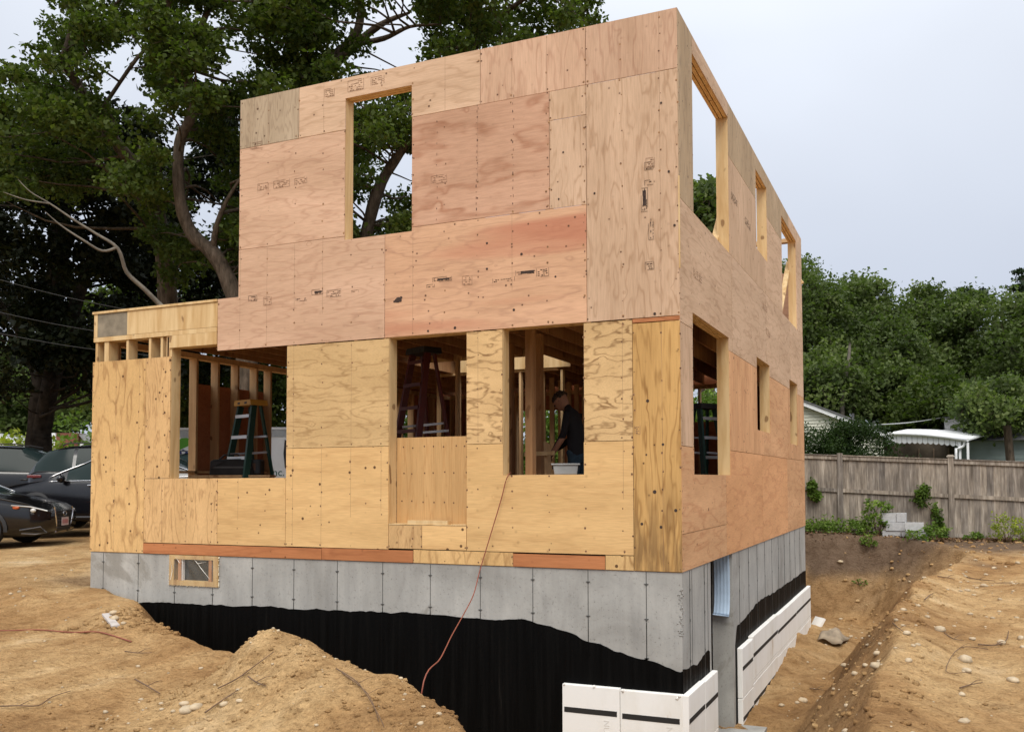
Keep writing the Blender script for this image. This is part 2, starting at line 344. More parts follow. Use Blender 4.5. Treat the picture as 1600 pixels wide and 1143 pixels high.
# ------------------------------------------------------------------ mesh helpers
class MB:
    def __init__(s): s.v = []; s.f = []; s.smooth = []
    def add(s, vs, fs, sm=False):
        o = len(s.v); s.v += [tuple(map(float, p)) for p in vs]; s.f += [tuple(i+o for i in f) for f in fs]; s.smooth += [sm]*len(fs); return s
    def box(s, x0, x1, y0, y1, z0, z1):
        return s.add([(x0, y0, z0), (x1, y0, z0), (x1, y1, z0), (x0, y1, z0), (x0, y0, z1), (x1, y0, z1), (x1, y1, z1), (x0, y1, z1)],
                     [(0, 3, 2, 1), (4, 5, 6, 7), (0, 1, 5, 4), (1, 2, 6, 5), (2, 3, 7, 6), (3, 0, 4, 7)])
    def bar(s, a, b, w, t, up=(0, 0, 1)):
        a = Vector(a); b = Vector(b); d = (b-a).normalized(); u = Vector(up)
        sx = d.cross(u)
        if sx.length < 1e-4: sx = d.cross(Vector((1, 0, 0)))
        sx.normalize(); u2 = sx.cross(d).normalized(); P = []
        for p in (a, b):
            for i, j in ((-1, -1), (1, -1), (1, 1), (-1, 1)): P.append(p+sx*i*w/2+u2*j*t/2)
        return s.add(P, [(0, 1, 2, 3), (7, 6, 5, 4), (0, 4, 5, 1), (1, 5, 6, 2), (2, 6, 7, 3), (3, 7, 4, 0)])
    def prism(s, poly, plane, c0, c1):
        """poly in (u,v); plane 'Y': (u,c,v), 'X': (c,u,v), 'Z': (u,v,c)"""
        f = {'Y': lambda u, v, c: (u, c, v), 'X': lambda u, v, c: (c, u, v), 'Z': lambda u, v, c: (u, v, c)}[plane]
        n = len(poly); P = [f(u, v, c0) for u, v in poly]+[f(u, v, c1) for u, v in poly]
        F = [tuple(range(n)), tuple(range(2*n-1, n-1, -1))]+[(i, i+n, (i+1) % n+n, (i+1) % n) for i in range(n)]
        return s.add(P, F)
    def tube(s, pts, rad, seg=8, cap=True):
        pts = [Vector(p) for p in pts]; n = len(pts)
        if isinstance(rad, (int, float)): rad = [rad]*n
        ref = Vector((0, 0, 1)); P = []
        for i, p in enumerate(pts):
            d = (pts[min(i+1, n-1)]-pts[max(i-1, 0)]); d = d.normalized() if d.length > 1e-9 else Vector((0, 0, 1))
            if abs(d.dot(ref)) > .95: ref = Vector((1, 0, 0))
            a = d.cross(ref).normalized(); bb = d.cross(a)
            for k in range(seg):
                t = 2*math.pi*k/seg; P.append(p+(a*math.cos(t)+bb*math.sin(t))*rad[i])
        F = [(i*seg+k, i*seg+(k+1) % seg, (i+1)*seg+(k+1) % seg, (i+1)*seg+k) for i in range(n-1) for k in range(seg)]
        s.add(P, F, True)
        if cap: s.f += [tuple(len(s.v)-n*seg+k for k in range(seg)), tuple(len(s.v)-seg+k for k in range(seg))[::-1]]; s.smooth += [False, False]
        return s
    def disc(s, c, r, nrm='Y', seg=8, off=0):
        c = Vector(c); P = []
        for k in range(seg):
            t = 2*math.pi*k/seg+off; u, v = r*math.cos(t), r*math.sin(t)
            P.append({'Y': (c[0]+u, c[1], c[2]+v), 'X': (c[0], c[1]+u, c[2]+v), 'Z': (c[0]+u, c[1]+v, c[2])}[nrm])
        return s.add(P, [tuple(range(seg))])
    def blob(s, c, r, seg=8, rings=6, jit=.15, sq=(1, 1, 1), rs=None):
        R = rs or random; P = [(c[0], c[1], c[2]-r*sq[2])]
        for i in range(1, rings):
            a = -math.pi/2+math.pi*i/rings
            for k in range(seg):
                t = 2*math.pi*k/seg; q = r*(1+R.uniform(-jit, jit))
                P.append((c[0]+q*math.cos(a)*math.cos(t)*sq[0], c[1]+q*math.cos(a)*math.sin(t)*sq[1], c[2]+q*math.sin(a)*sq[2]))
        P.append((c[0], c[1], c[2]+r*sq[2])); L = len(P)-1
        F = [(0, 1+(k+1) % seg, 1+k) for k in range(seg)]
        for i in range(rings-2):
            for k in range(seg): F.append((1+i*seg+k, 1+i*seg+(k+1) % seg, 1+(i+1)*seg+(k+1) % seg, 1+(i+1)*seg+k))
        F += [(1+(rings-2)*seg+k, 1+(rings-2)*seg+(k+1) % seg, L) for k in range(seg)]
        return s.add(P, F, True)
    def build(s, name, m, parent=None, label=None, origin=None, kind=None, bevel=0):
        me = bpy.data.meshes.new(name); o0 = Vector((0, 0, 0))
        if origin is not None: o0 = Vector(origin)
        elif parent is not None: o0 = world_loc(parent)
        me.from_pydata([(x-o0[0], y-o0[1], z-o0[2]) for x, y, z in s.v], [], s.f)
        me.polygons.foreach_set('use_smooth', s.smooth); me.materials.append(m); me.validate()
        ob = bpy.data.objects.new(name, me); COL.objects.link(ob)
        if parent is not None: ob.parent = parent
        else: ob.location = o0
        if label: ob['label'] = label
        if kind: ob['kind'] = kind
        if bevel:
            bv = ob.modifiers.new('bevel', 'BEVEL'); bv.width = bevel; bv.segments = 2; bv.limit_method = 'ANGLE'
        return ob
def world_loc(o):
    l = Vector((0, 0, 0))
    while o is not None: l += o.location; o = o.parent
    return l
def tag(o, label=None, cat=None, group=None, kind=None):
    if label: o['label'] = label
    if cat: o['category'] = cat
    if group: o['group'] = group
    if kind: o['kind'] = kind
    return o
def thing(name, label, cat, loc=(0, 0, 0), rz=0, group=None):
    o = bpy.data.objects.new(name, None); COL.objects.link(o); o.location = loc; o.rotation_euler = (0, 0, rz); o.empty_display_size = .3
    return tag(o, label, cat, group)
def copy_tree(o, parent=None):
    c = o.copy(); COL.objects.link(c)
    if parent is not None: c.parent = parent
    for ch in [q for q in bpy.data.objects if q.parent == o]: copy_tree(ch, c)
    return c
def np_mesh(name, V, Fc, m, parent=None, smooth=False, tint=None, origin=None):
    me = bpy.data.meshes.new(name); V = np.asarray(V, np.float32)
    if parent is not None: V = V-np.array(world_loc(parent), np.float32)
    k = Fc.shape[1]; me.vertices.add(len(V)); me.vertices.foreach_set('co', V.ravel())
    me.loops.add(Fc.size); me.loops.foreach_set('vertex_index', Fc.astype(np.int32).ravel())
    me.polygons.add(len(Fc)); me.polygons.foreach_set('loop_start', np.arange(0, Fc.size, k, dtype=np.int32)); me.polygons.foreach_set('loop_total', np.full(len(Fc), k, np.int32))
    me.update(calc_edges=True)
    if smooth: me.polygons.foreach_set('use_smooth', np.ones(len(Fc), bool))
    if tint is not None:
        a = me.attributes.new('tint', 'FLOAT', 'POINT'); a.data.foreach_set('value', tint.astype(np.float32))
    me.materials.append(m); ob = bpy.data.objects.new(name, me); COL.objects.link(ob)
    if parent is not None: ob.parent = parent
    return ob
def cut_poly_rects(x0, x1, z0, z1): return [(x0, z0), (x1, z0), (x1, z1), (x0, z1)]
def text_obj(s, size, name, m, parent, loc, rot, depth=.0015, bold=0):
    cu = bpy.data.curves.new(name, 'FONT'); cu.body = s; cu.size = size; cu.extrude = depth; cu.offset = bold; cu.resolution_u = 3
    t = bpy.data.objects.new(name, cu); dg = bpy.context.evaluated_depsgraph_get()
    COL.objects.link(t); bpy.context.view_layer.update(); dg = bpy.context.evaluated_depsgraph_get()
    me = bpy.data.meshes.new_from_object(t.evaluated_get(dg)); bpy.data.objects.remove(t); me.materials.clear(); me.materials.append(m)
    o = bpy.data.objects.new(name, me); COL.objects.link(o)
    if parent is not None: o.parent = parent; o.location = Vector(loc)-world_loc(parent)
    else: o.location = loc
    o.rotation_euler = rot; return o
#BODY
# ================================================================== GROUND
def axis_lines(segs):
    out = []
    for a, b, st in segs: out += list(np.arange(a, b, st))
    out.append(segs[-1][1]); return np.array(out)
gx = axis_lines([(-400, -60, 20), (-60, -20, 2), (-20, -9, .22), (-9, -4.5, .05), (-4.5, 4.6, .036), (4.6, 9, .2), (9, 40, 1.5), (40, 400, 20)])
gy = axis_lines([(-80, -12, 4), (-12, -6, .3), (-6, 1.0, .036), (1.0, 6, .055), (6, 14, .075), (14, 22, .4), (22, 60, 2), (60, 800, 25)])
GX, GY = np.meshgrid(gx, gy); Z = H(GX, GY)
Z = np.where((GX > -7.8) & (GX < -.3) & (GY > .3) & (GY < 8.7), -2.55, Z)
nx, ny = len(gx), len(gy)
ii = (np.arange(ny-1)[:, None]*nx+np.arange(nx-1)[None]).ravel()
ground = np_mesh('ground', np.stack([GX.ravel(), GY.ravel(), Z.ravel()], 1), np.stack([ii, ii+1, ii+nx+1, ii+nx], 1), M_SOIL, smooth=True)
tag(ground, kind='structure')
sdv = pit_sd(GX, GY); zz = Z
tops = sst(GY+.35*fbm(GX*1.2, GY*1.2, 3, 7), 10.2, 11.6)*sst(GX, -9, -6)*sst(zz+.25*fbm(GX*2, GY*2, 3, 8), -1.5, -1.05)*(1-sst(GY, 18, 24))
tops = np.maximum(tops, .5*sst(fbm(GX*1.1, GY*1.1, 4, 17), .28, .5)*sst(GX, 2.4, 3.2))
tops = np.maximum(tops, .55*sst(-np.hypot(GX+8.6, GY-.9)+.5*fbm(GX*2, GY*2, 3, 6), -.9, -.3))
_gy, _gx = np.gradient(Z, gy, gx); steep = sst(np.hypot(_gx, _gy), .45, 1.1)*sst(sdv, -.1, .15)
pit_brown = sst(sdv+.25*fbm(GX*1.5, GY*1.5, 3, 9), .05, .5)*(.45-.2*sst(-zz, 2.1, 2.4))+.75*steep; pit_brown = np.clip(pit_brown, 0, 1)*(1-tops)  # browner inside the pit, strongest on steep faces
grs = sst(GY+1.2*fbm(GX*.4, GY*.4, 3, 12), 14.5, 18)*sst(GX, -14, -6)
grs = np.maximum(grs, sst(np.hypot(GX+5, GY-5)+3*fbm(GX*.1, GY*.1, 3, 13), 34, 42))
ca = ground.data.color_attributes.new('soil', 'FLOAT_COLOR', 'POINT')
ca.data.foreach_set('color', np.stack([tops.ravel(), pit_brown.ravel(), grs.ravel(), np.ones(tops.size)], 1).astype(np.float32).ravel())

# ================================================================== HOUSE
house = thing('house_under_construction', 'two storey plywood sheathed house shell standing on a grey concrete foundation', 'house', (-4, 4.5, -2.44))
ZT, Z4, Z3, ZS = 5.55, 4.94, 3.70, 2.49
LX = -7.93; L2X = -5.50; HD = 9.02
nails = MB(); bruise = MB(); pencil = MB()
def nail_rows(us, vs, plane, c, step, jit=.01, r=.0055):
    for u in us:
        v = vs[0]+random.uniform(.02, step)
        while v < vs[1]:
            q = u+random.uniform(-jit, jit)
            p = (q, c, v) if plane == 'Y' else (c, q, v)
            nails.disc(p, r*random.uniform(.8, 1.3), plane, 6)
            if random.random() < .45:
                o = .0012 if plane == 'Y' else -.0012
                p2 = (p[0], p[1]+o, p[2]+random.uniform(-.006, .006)) if plane == 'Y' else (p[0]+o, p[1], p[2])
                bruise.disc(p2, random.uniform(.010, .016), plane, 7)
            v += step*random.uniform(.75, 1.3)
def sheetY(poly, m, dy=None, studs=True, label=None, nm='plywood_sheet', step=.19):
    g = .003; xs = [p[0] for p in poly]; zs = [p[1] for p in poly]; cx, cz = (min(xs)+max(xs))/2, (min(zs)+max(zs))/2
    pol = [(x+(g if x < cx else -g), z+(g if z < cz else -g)) for x, z in poly]
    dy = random.uniform(-.0015, .0015) if dy is None else dy
    ob = MB().prism(pol, 'Y', dy, .012).build(nm, m, house, label)
    if studs:
        def inside(u, v):
            c = False; n = len(poly)
            for i in range(n):
                (x1, y1), (x2, y2) = poly[i], poly[(i+1) % n]
                if (y1 > v) != (y2 > v) and u < x1+(v-y1)/(y2-y1)*(x2-x1): c = not c
            return c
        us = [u for u in np.arange(-7.93+.02, 0, .4064) if min(xs)-.01 < u < max(xs)+.01]+[min(xs)+.012, max(xs)-.012]
        for u in us:
            v = min(zs)+.03
            while v < max(zs)-.01:
                if inside(min(max(u, min(xs)+.01), max(xs)-.01), v) and random.random() < .74:
                    p = (u+random.uniform(-.012, .012), dy-.0012, v)
                    nails.disc(p, .0075*random.uniform(.5, 1.4), 'Y', 6)
                    if random.random() < .5: bruise.disc((p[0], dy-.0007, p[2]+random.uniform(-.01, .01)), random.uniform(.007, .014), 'Y', 7)
                v += step*random.uniform(.8, 1.25)
            if random.random() < .55 and min(xs)+.05 < u < max(xs)-.05:
                za, zb = min(zs)+.01, max(zs)-.01
                if random.random() < .4: za += (zb-za)*random.uniform(.2, .5)
                mid = (za+zb)/2
                if inside(u, mid) and inside(u, za+.02) and inside(u, zb-.02): pencil.box(u-.0012, u+.0012, dy-.0006, dy-.0003, za, zb)
    return ob
def sheetX(poly, m, dx=None, label=None, nm='plywood_sheet', step=.2):
    g = .003; ys = [p[0] for p in poly]; zs = [p[1] for p in poly]; cy, cz = (min(ys)+max(ys))/2, (min(zs)+max(zs))/2
    pol = [(y+(g if y < cy else -g), z+(g if z < cz else -g)) for y, z in poly]
    dx = random.uniform(-.0015, .0015) if dx is None else dx
    ob = MB().prism(pol, 'X', -.012, dx).build(nm, m, house, label)
    def inside(u, v):
        c = False; n = len(poly)
        for i in range(n):
            (x1, y1), (x2, y2) = poly[i], poly[(i+1) % n]
            if (y1 > v) != (y2 > v) and u < x1+(v-y1)/(y2-y1)*(x2-x1): c = not c
        return c
    for u in [u for u in np.arange(.05, 9, .4064) if min(ys) < u < max(ys)]+[min(ys)+.014, max(ys)-.014]:
        v = min(zs)+.03
        while v < max(zs):
            if inside(min(max(u, min(ys)+.01), max(ys)-.01), v):
                nails.disc((dx+.0012, u+random.uniform(-.01, .01), v), .006, 'X', 6)
                if random.random() < .5: bruise.disc((dx+.0007, u, v), .009, 'X', 7)
            v += step*random.uniform(.8, 1.25)
    return ob
R = cut_poly_rects
w_pinkH = ply(PINK, PINKD, 'H', 9, .42, .35); w_pinkS = ply((.66, .405, .25), PINKD, 'H', 7, .42, .6, streak=(.46, .17, .10))
w_pinkV = ply(PINK, PINKD, 'V', 8, .5, .5); w_rose = ply(ROSE, (.36, .16, .085), 'H', 5, .6, .3, thin0=2.6, long0=.9)
w_tanV = ply(TANP, TANPD, 'V', 9, .6, .6); w_tanH = ply(TANP, TANPD, 'H', 7, .5, .5)
w_grey = ply(GREY, GREYD, 'V', 12, .5, .8, thin0=7)
w_yelP = ply(YEL, YELD, 'H', 4, .22, .75); w_yelH = ply(YG, YGD, 'H', 8, .5, .25, thin0=6, long0=1.1); w_wavy = ply((.70, .48, .235), (.30, .175, .075), 'H', 7, .85, .2, thin0=6.5, long0=2.0)
w_yelV = ply((.72, .475, .21), (.40, .225, .09), 'V', 6, .7, 1.1, thin0=3.6, long0=1.1); w_yelVf = ply((.68, .445, .21), (.40, .23, .10), 'V', 9, .6, .8, thin0=6, long0=1.2)
w_cor = ply((.64, .39, .145), (.36, .19, .06), 'V', 9, .75, .6, thin0=5, long0=.6, stain=.7)
w_rec = ply((.60, .375, .165), YELD, 'V', 8, .4, .2, thin0=7, long0=.6)
w_orgH = ply(ORG, ORGD, 'H', 5, .4, .6); w_sg = ply(SORG, SORGD, 'H', 6, .5, .8, side=True); w_sgV = ply(SORG, SORGD, 'V', 6, .5, .8, side=True)
w_sp = ply((.64, .45, .30), TANPD, 'H', 7, .5, .5, side=True); w_spV = ply((.63, .44, .29), TANPD, 'V', 7, .5, .5, side=True)
w_sgr = ply((.50, .37, .23), GREYD, 'V', 9, .5, .5, side=True, thin0=5); w_so = ply((.66, .36, .175), SORGD, 'H', 5, .45, .6, side=True)
# --- front, upper storey
sheetY(R(L2X, -4.61, Z4, ZT), w_grey, label='weathered grey plywood sheet')
sheetY([(-4.61, Z4), (-3.95, Z4), (-3.95, 5.31), (-3.05, 5.31), (-3.05, Z4), (-2.19, Z4), (-2.19, ZT), (-4.61, ZT)], w_tanH)
sheetY(R(-2.19, -.97, Z4, ZT), w_pinkV); sheetY(R(-.97, 0, Z4, ZT), w_pinkV)
sheetY(R(L2X, -3.95, Z3, Z4), w_pinkH)
sheetY(R(-3.05, -1.38, Z3, Z4), w_rose); sheetY(R(-1.38, -.97, 4.63, Z4), w_tanV); sheetY(R(-1.38, -.97, Z3, 4.63), w_tanV)
sheetY(R(-.97, 0, ZS, Z4), w_tanV)
sheetY([(-5.82, ZS), (-3.40, ZS), (-3.40, 3.66), (-3.95, 3.66), (-3.95, Z3), (L2X, Z3), (L2X, 3.13), (-5.82, 3.13)], w_pinkH)
sheetY([(-3.40, ZS), (-.97, ZS), (-.97, Z3), (-3.05, Z3), (-3.05, 3.66), (-3.40, 3.66)], w_pinkS, label='pink plywood sheet with red streaks')
# --- front, lower storey
sheetY(R(-.49, 0, 0, 2.44), w_cor, label='knotty golden plywood strip'); sheetY(R(-.49, 0, 2.445, 2.488), w_orgH, nm='trim_board', studs=False)
sheetY(R(-4.76, -3.34, 1.28, 2.482), w_yelH); sheetY(R(-2.36, -1.93, 1.28, 2.482), w_wavy); sheetY(R(-1.01, -.49, 1.28, 2.482), w_wavy)
sheetY(R(LX, -6.99, 0, 2.47), w_yelV); sheetY(R(-6.99, -6.57, .94, 2.47), w_yelVf); sheetY(R(-6.99, -5.79, .135, .94), w_yelVf, step=.12)
sheetY(R(-5.79, -4.76, .135, .94), w_yelP); sheetY(R(-4.76, -3.34, .138, 1.28), w_yelP)
sheetY(R(-3.34, -2.91, .15, .41), w_yelVf, step=.1); sheetY(R(-2.91, -2.36, .15, .41), w_yelP)
sheetY([(-2.36, .1475), (-.49, .1475), (-.49, 1.28), (-1.01, 1.28), (-1.01, .95), (-1.93, .95), (-1.93, 1.28), (-2.36, 1.28)], w_yelP)
for a, b_, m_ in ((-6.99, -4.24, w_orgH), (-4.24, -3.02, w_orgH), (-1.81, -.79, w_orgH)): sheetY(R(a, b_, .0, .137 if a > -5 else .131), m_, nm='sill_board', dy=-.004, studs=False, label='reddish brown sill board')
sheetY(R(-3.02, -1.81, 0, .146), w_yelV, nm='plywood_strip', step=.07); sheetY(R(-.79, -.49, 0, .146), w_yelV, nm='plywood_strip', studs=False)
# --- right side
sheetX(R(0, 2.0, 0, .365), w_sg); sheetX([(0, .365), (2.0, .365), (2.0, .945), (.49, .945), (.49, 1.22), (0, 1.22)], w_sg)
sheetX(R(0, .49, 1.22, 2.43), w_spV)
sheetX([(2.0, 0), (4.4, 0), (4.4, 1.24), (2.25, 1.24), (2.25, .945), (2.0, .945)], w_so)
sheetX([(2.25, 1.24), (4.6, 1.24), (4.6, 1.58), (4.08, 1.58), (4.08, 2.45), (2.25, 2.45)], w_sgV)
sheetX([(4.6, 1.24), (7.0, 1.24), (7.0, 2.45), (5.15, 2.45), (5.15, 1.58), (4.6, 1.58)], w_sg)
sheetX([(7.0, 1.24), (HD, 1.24), (HD, 2.45), (8.16, 2.45), (8.16, 1.5), (7.2, 1.5), (7.2, 2.45), (7.0, 2.45)], w_sgV)
sheetX(R(4.4, 6.8, 0, 1.24), w_so); sheetX(R(6.8, HD, 0, 1.24), w_sg)
sheetX([(0, 2.43), (.49, 2.43), (.49, 2.6), (2.25, 2.6), (2.25, 2.45), (2.44, 2.45), (2.44, 3.66), (0, 3.66)], w_sp)
sheetX([(2.44, 2.45), (4.08, 2.45), (4.08, 2.61), (4.88, 2.61), (4.88, 3.66), (2.44, 3.66)], w_sp)
sheetX([(4.88, 2.61), (5.15, 2.61), (5.15, 2.45), (7.2, 2.45), (7.2, 2.62), (7.32, 2.62), (7.32, 3.66), (4.88, 3.66)], w_sp)
sheetX([(7.32, 2.62), (8.16, 2.62), (8.16, 2.45), (HD, 2.45), (HD, 3.66), (7.32, 3.66)], w_sp)
sheetX([(0, 3.66), (.58, 3.66), (.58, ZT), (0, ZT)], w_sgr, label='weathered tall plywood strip'); sheetX(R(.58, 2.34, 5.35, ZT), w_sp)
sheetX([(2.34, 3.66), (4.88, 3.66), (4.88, 4.18), (4.20, 4.18), (4.20, 4.88), (2.34, 4.88)], w_spV)
sheetX([(4.88, 3.66), (6.55, 3.66), (6.55, 4.88), (5.10, 4.88), (5.10, 4.18), (4.88, 4.18)], w_sp)
sheetX([(2.34, 4.88), (4.20, 4.88), (4.20, 5.33), (4.88, 5.33), (4.88, ZT), (2.34, ZT)], w_sgr)
sheetX([(4.88, 5.33), (5.10, 5.33), (5.10, 4.88), (6.55, 4.88), (6.55, 5.32), (7.32, 5.32), (7.32, ZT), (4.88, ZT)], w_sgr)
sheetX([(7.32, 5.32), (8.30, 5.32), (8.30, 3.66), (HD, 3.66), (HD, ZT), (7.32, ZT)], w_sp)
MB().bar((.004, -.007, 2.95), (.004, -.007, 3.86), .012, .014).build('corner_splinter', M_PINE, house)
# --- left and back walls of the shell
inn = w_yelP
def wallsheets_x(xo, xi, Y0, Y1, z0, z1, holes):
    y = Y0
    while y < Y1-.05:
        y2 = min(y+1.22, Y1); segs = [(z0, z1)]
        cuts = [h for h in holes if h[0] < (y+y2)/2 < h[1]]
        if cuts:
            h = cuts[0]; segs = [(z0, h[2]), (h[3], z1)]
        for a, b_ in segs:
            if b_-a > .03: MB().box(min(xo, xi), max(xo, xi), y+.002, y2-.002, a, b_-.002).build('plywood_sheet', M_SHADEPLY, house)
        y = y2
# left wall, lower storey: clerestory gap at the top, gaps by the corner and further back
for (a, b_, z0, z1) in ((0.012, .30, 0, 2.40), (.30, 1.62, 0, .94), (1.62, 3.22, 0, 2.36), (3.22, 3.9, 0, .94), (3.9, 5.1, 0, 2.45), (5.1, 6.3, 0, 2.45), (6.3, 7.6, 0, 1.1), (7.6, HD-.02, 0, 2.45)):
    MB().box(LX, LX+.012, a+.002, b_-.002, z0, z1).build('plywood_sheet', M_SHADEPLY, house)
MB().box(LX, LX+.012, 3.902, HD-.02, 2.452, 3.1).build('plywood_sheet', M_SHADEPLY, house)
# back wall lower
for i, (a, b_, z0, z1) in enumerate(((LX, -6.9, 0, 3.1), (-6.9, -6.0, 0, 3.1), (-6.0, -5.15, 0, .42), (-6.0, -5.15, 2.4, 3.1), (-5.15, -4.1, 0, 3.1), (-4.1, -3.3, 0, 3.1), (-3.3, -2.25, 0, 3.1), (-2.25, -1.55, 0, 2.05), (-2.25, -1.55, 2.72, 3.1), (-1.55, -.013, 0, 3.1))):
    MB().box(a+.002, b_-.002, HD-.012, HD, z0, z1).build('plywood_sheet', M_SHADEPLY, house)
# upper storey left (partly boarded) and back walls
for a, b_ in ((.013, 1.2), (5.2, 6.4), (6.4, 7.6), (7.6, HD-.013)):
    MB().box(L2X, L2X+.012, a+.002, b_-.002, 3.13, ZT).build('plywood_sheet', w_spV, house)
for i in range(4):
    a = L2X+i*1.372
    if i in (1,): continue
    MB().box(a+.015, a+1.355, HD-.012, HD, 3.13, 4.3 if i == 2 else 4.9).build('plywood_sheet', w_pinkH, house)

# --- framing
def stud(x0, x1, y0, y1, z0, z1, m=M_STUD, nm='stud'): return MB().box(x0, x1, y0, y1, z0, z1).build(nm, m, house)
YA, YB = .0135, .153       # front wall frame depth
ZF = .33                   # first floor deck
def frame_front(x0, x1, z0, z1, holes, m=M_STUD):
    xs = np.arange(x0, x1-.04, .4064)
    for x in xs:
        if any(h[0]-.09 < x < h[1]+.05 for h in holes): continue
        stud(x, x+.038, YA, YB, z0+.038, z1-.076, m)
    stud(x0, x1, YA, YB, z0, z0+.037, m, 'sole_plate'); stud(x0, x1, YA, YB, z1-.075, z1-.001, m, 'top_plate')
    for h in holes:
        for sx in (h[0]-.038, h[1]):
            stud(sx+.0005, sx+.0375, YA+.001, YB+.001, z0+.038, h[3], M_PINE, 'jack_stud')
        stud(h[0]-.0765, h[0]-.0388, YA, YB, z0+.038, z1-.076, m, 'king_stud'); stud(h[1]+.0388, h[1]+.0765, YA, YB, z0+.038, z1-.076, m, 'king_stud')
        for k in range(3): stud(h[0]-.037, h[1]+.037, YA+.002+k*.048, YA+.002+k*.048+.038, h[3]+.001, min(h[3]+.24, z1-.077), M_PINE, 'header_board')
        if h[2] > z0+.1:
            stud(h[0], h[1], YA+.001, YB+.001, h[2]-.04, h[2]-.002, M_PINE, 'rough_sill')
            for x in np.arange(h[0]+.2, h[1]-.1, .4): stud(x, x+.038, YA, YB, z0+.038, h[2]-.041, m, 'cripple_stud')
frame_front(-6.66, -.16, ZF, 2.79, [(-6.568, -4.762, .94, 2.572), (-3.338, -2.362, .41, 2.484), (-1.928, -1.012, .95, 2.489)])
frame_front(L2X, -.16, 3.13, ZT, [(-3.948, -3.052, 3.66, 5.312)])
# recessed plywood infill, its sill and the loose board on it
MB().box(-3.334, -2.366, YB+.002, YB+.013, .41, 1.377).build('infill_sheet', w_rec, house, 'recessed plywood panel filling the door opening')
for i in range(7):
    for zz_ in (.66, .98, 1.27): nails.disc((-3.26+i*.135+random.uniform(-.02, .02), YB-.0005, zz_+random.uniform(-.01, .01)), .009, 'Y', 7)
stud(-3.334, -2.366, .0005, YB-.002, .412, .422, M_PINE, 'sill_strip')
MB().box(-3.10, -2.60, .01, .10, .4215, .46).build('loose_board', M_PINE, house)
# left one-storey part: cripples, plates, rim
for x in (-7.90, -7.74, -7.70, -7.35, -6.96, -6.79+.03): stud(x, x+.038, YA, YB, 2.05, 2.728, M_PINE, 'cripple_stud')
stud(-7.35, -7.312, YA, YB, .37, 2.05); stud(-7.9, -6.57, YA, YB, ZF, ZF+.037, M_STUD, 'sole_plate')
stud(-6.60, -5.83, -.002, .0125, 2.575, 2.728, M_PINE, 'header_board'); stud(-7.92, -5.825, -.002, YB, 2.73, 2.787, M_PINE, 'top_plate')
MB().box(-7.92, -7.86, .001, .05, 2.79, 3.095).build('rim_board', M_PINE, house)
MB().box(-7.86, -7.33, .006, .04, 2.792, 3.095).build('rim_board', simple('weathered_board', (.26, .22, .16), .9, var=.25), house, 'grey weathered end of the rim board')
MB().box(-7.33, -5.825, .003, .04, 2.792, 3.095).build('rim_board', M_PINE, house)
MB().box(LX-.01, -5.825, -.012, .4, 3.098, 3.128).build('deck_edge', M_PINE, house)
# right wall frame (x from -.153 to -.0135)
XA, XB = -.153, -.0135
def frame_right(y0, y1, z0, z1, holes, m=M_STUD):
    for y in np.arange(y0, y1-.04, .4064):
        if any(h[0]-.09 < y < h[1]+.05 for h in holes): continue
        stud(XA, XB, y, y+.038, z0+.038, z1-.076, m)
    stud(XA, XB, y0, y1, z0, z0+.037, m, 'sole_plate'); stud(XA, XB, y0, y1, z1-.075, z1-.001, m, 'top_plate')
    for h in holes:
        for sy in (h[0]-.038, h[1]-.001): stud(XA-.001, XB+.009, sy+.0005, sy+.0375, z0+.038, h[3], M_PINE, 'jack_stud')
        for k in range(3): stud(XA+.002+k*.05, XA+.04+k*.05, h[0]-.037, h[1]+.036, h[3]+.001, min(h[3]+.2, z1-.077), M_PINE, 'header_board')
        stud(XA-.001, XB+.006, h[0], h[1]-.001, h[2]-.04, h[2]-.002, M_PINE, 'rough_sill')
        for y in np.arange(h[0]+.2, h[1]-.1, .4): stud(XA, XB, y, y+.038, z0+.038, h[2]-.041, m, 'cripple_stud')
frame_right(.014, HD-.014, ZF, 2.79, [(.49, 2.25, .945, 2.6), (4.08, 5.15, 1.58, 2.61), (7.2, 8.16, 1.5, 2.62)])
frame_right(.014, HD-.014, 3.13, ZT, [(.58, 2.34, 3.67, 5.35), (4.2, 5.1, 4.18, 5.33), (6.55, 8.30, 3.67, 5.32)])
# left wall frame
for y in [.26, 1.60, 2.02, 2.43, 2.84, 3.16, 3.86]+list(np.arange(4.2, HD-.1, .4064)):
    stud(LX+.0135, LX+.153, y, y+.038, ZF+.038, 2.71, M_STUD)
stud(LX+.0135, LX+.153, .16, HD-.02, 2.712, 2.787, M_STUD, 'top_plate'); stud(LX+.0135, LX+.153, .16, HD-.02, ZF, ZF+.037, M_STUD, 'sole_plate')
stud(LX+.0135, LX+.153, 1.3, 3.1, 1.02, 1.058, M_STUD, 'blocking')
# back wall frame
for x in np.arange(LX+.2, -.2, .4064):
    if -6.03 < x < -5.15: continue
    stud(x, x+.038, HD-.153, HD-.0135, ZF+.038, 2.71)
stud(LX+.2, -.16, HD-.153, HD-.0135, 2.712, 2.787, M_STUD, 'top_plate')
for x in np.arange(L2X+.05, -.2, .61): stud(x, x+.038, HD-.153, HD-.0135, 3.13, 5.47)
stud(L2X, -.16, HD-.153, HD-.0135, 5.475, ZT-.001, M_STUD, 'top_plate')
# diagonal braces upstairs
MB().bar((-.17, 1.75, 3.2), (-.17, 3.6, 5.3), .04, .09, (1, 0, 0)).build('diagonal_brace', M_PINE, house)
MB().bar((-.17, 7.0, 3.5), (-.17, 8.55, 5.0), .04, .09, (1, 0, 0)).build('diagonal_brace', M_PINE, house)
MB().bar((.02, 8.98, 4.72), (-.5, 9.1, 4.35), .04, .09).build('diagonal_brace', M_PINE, house)
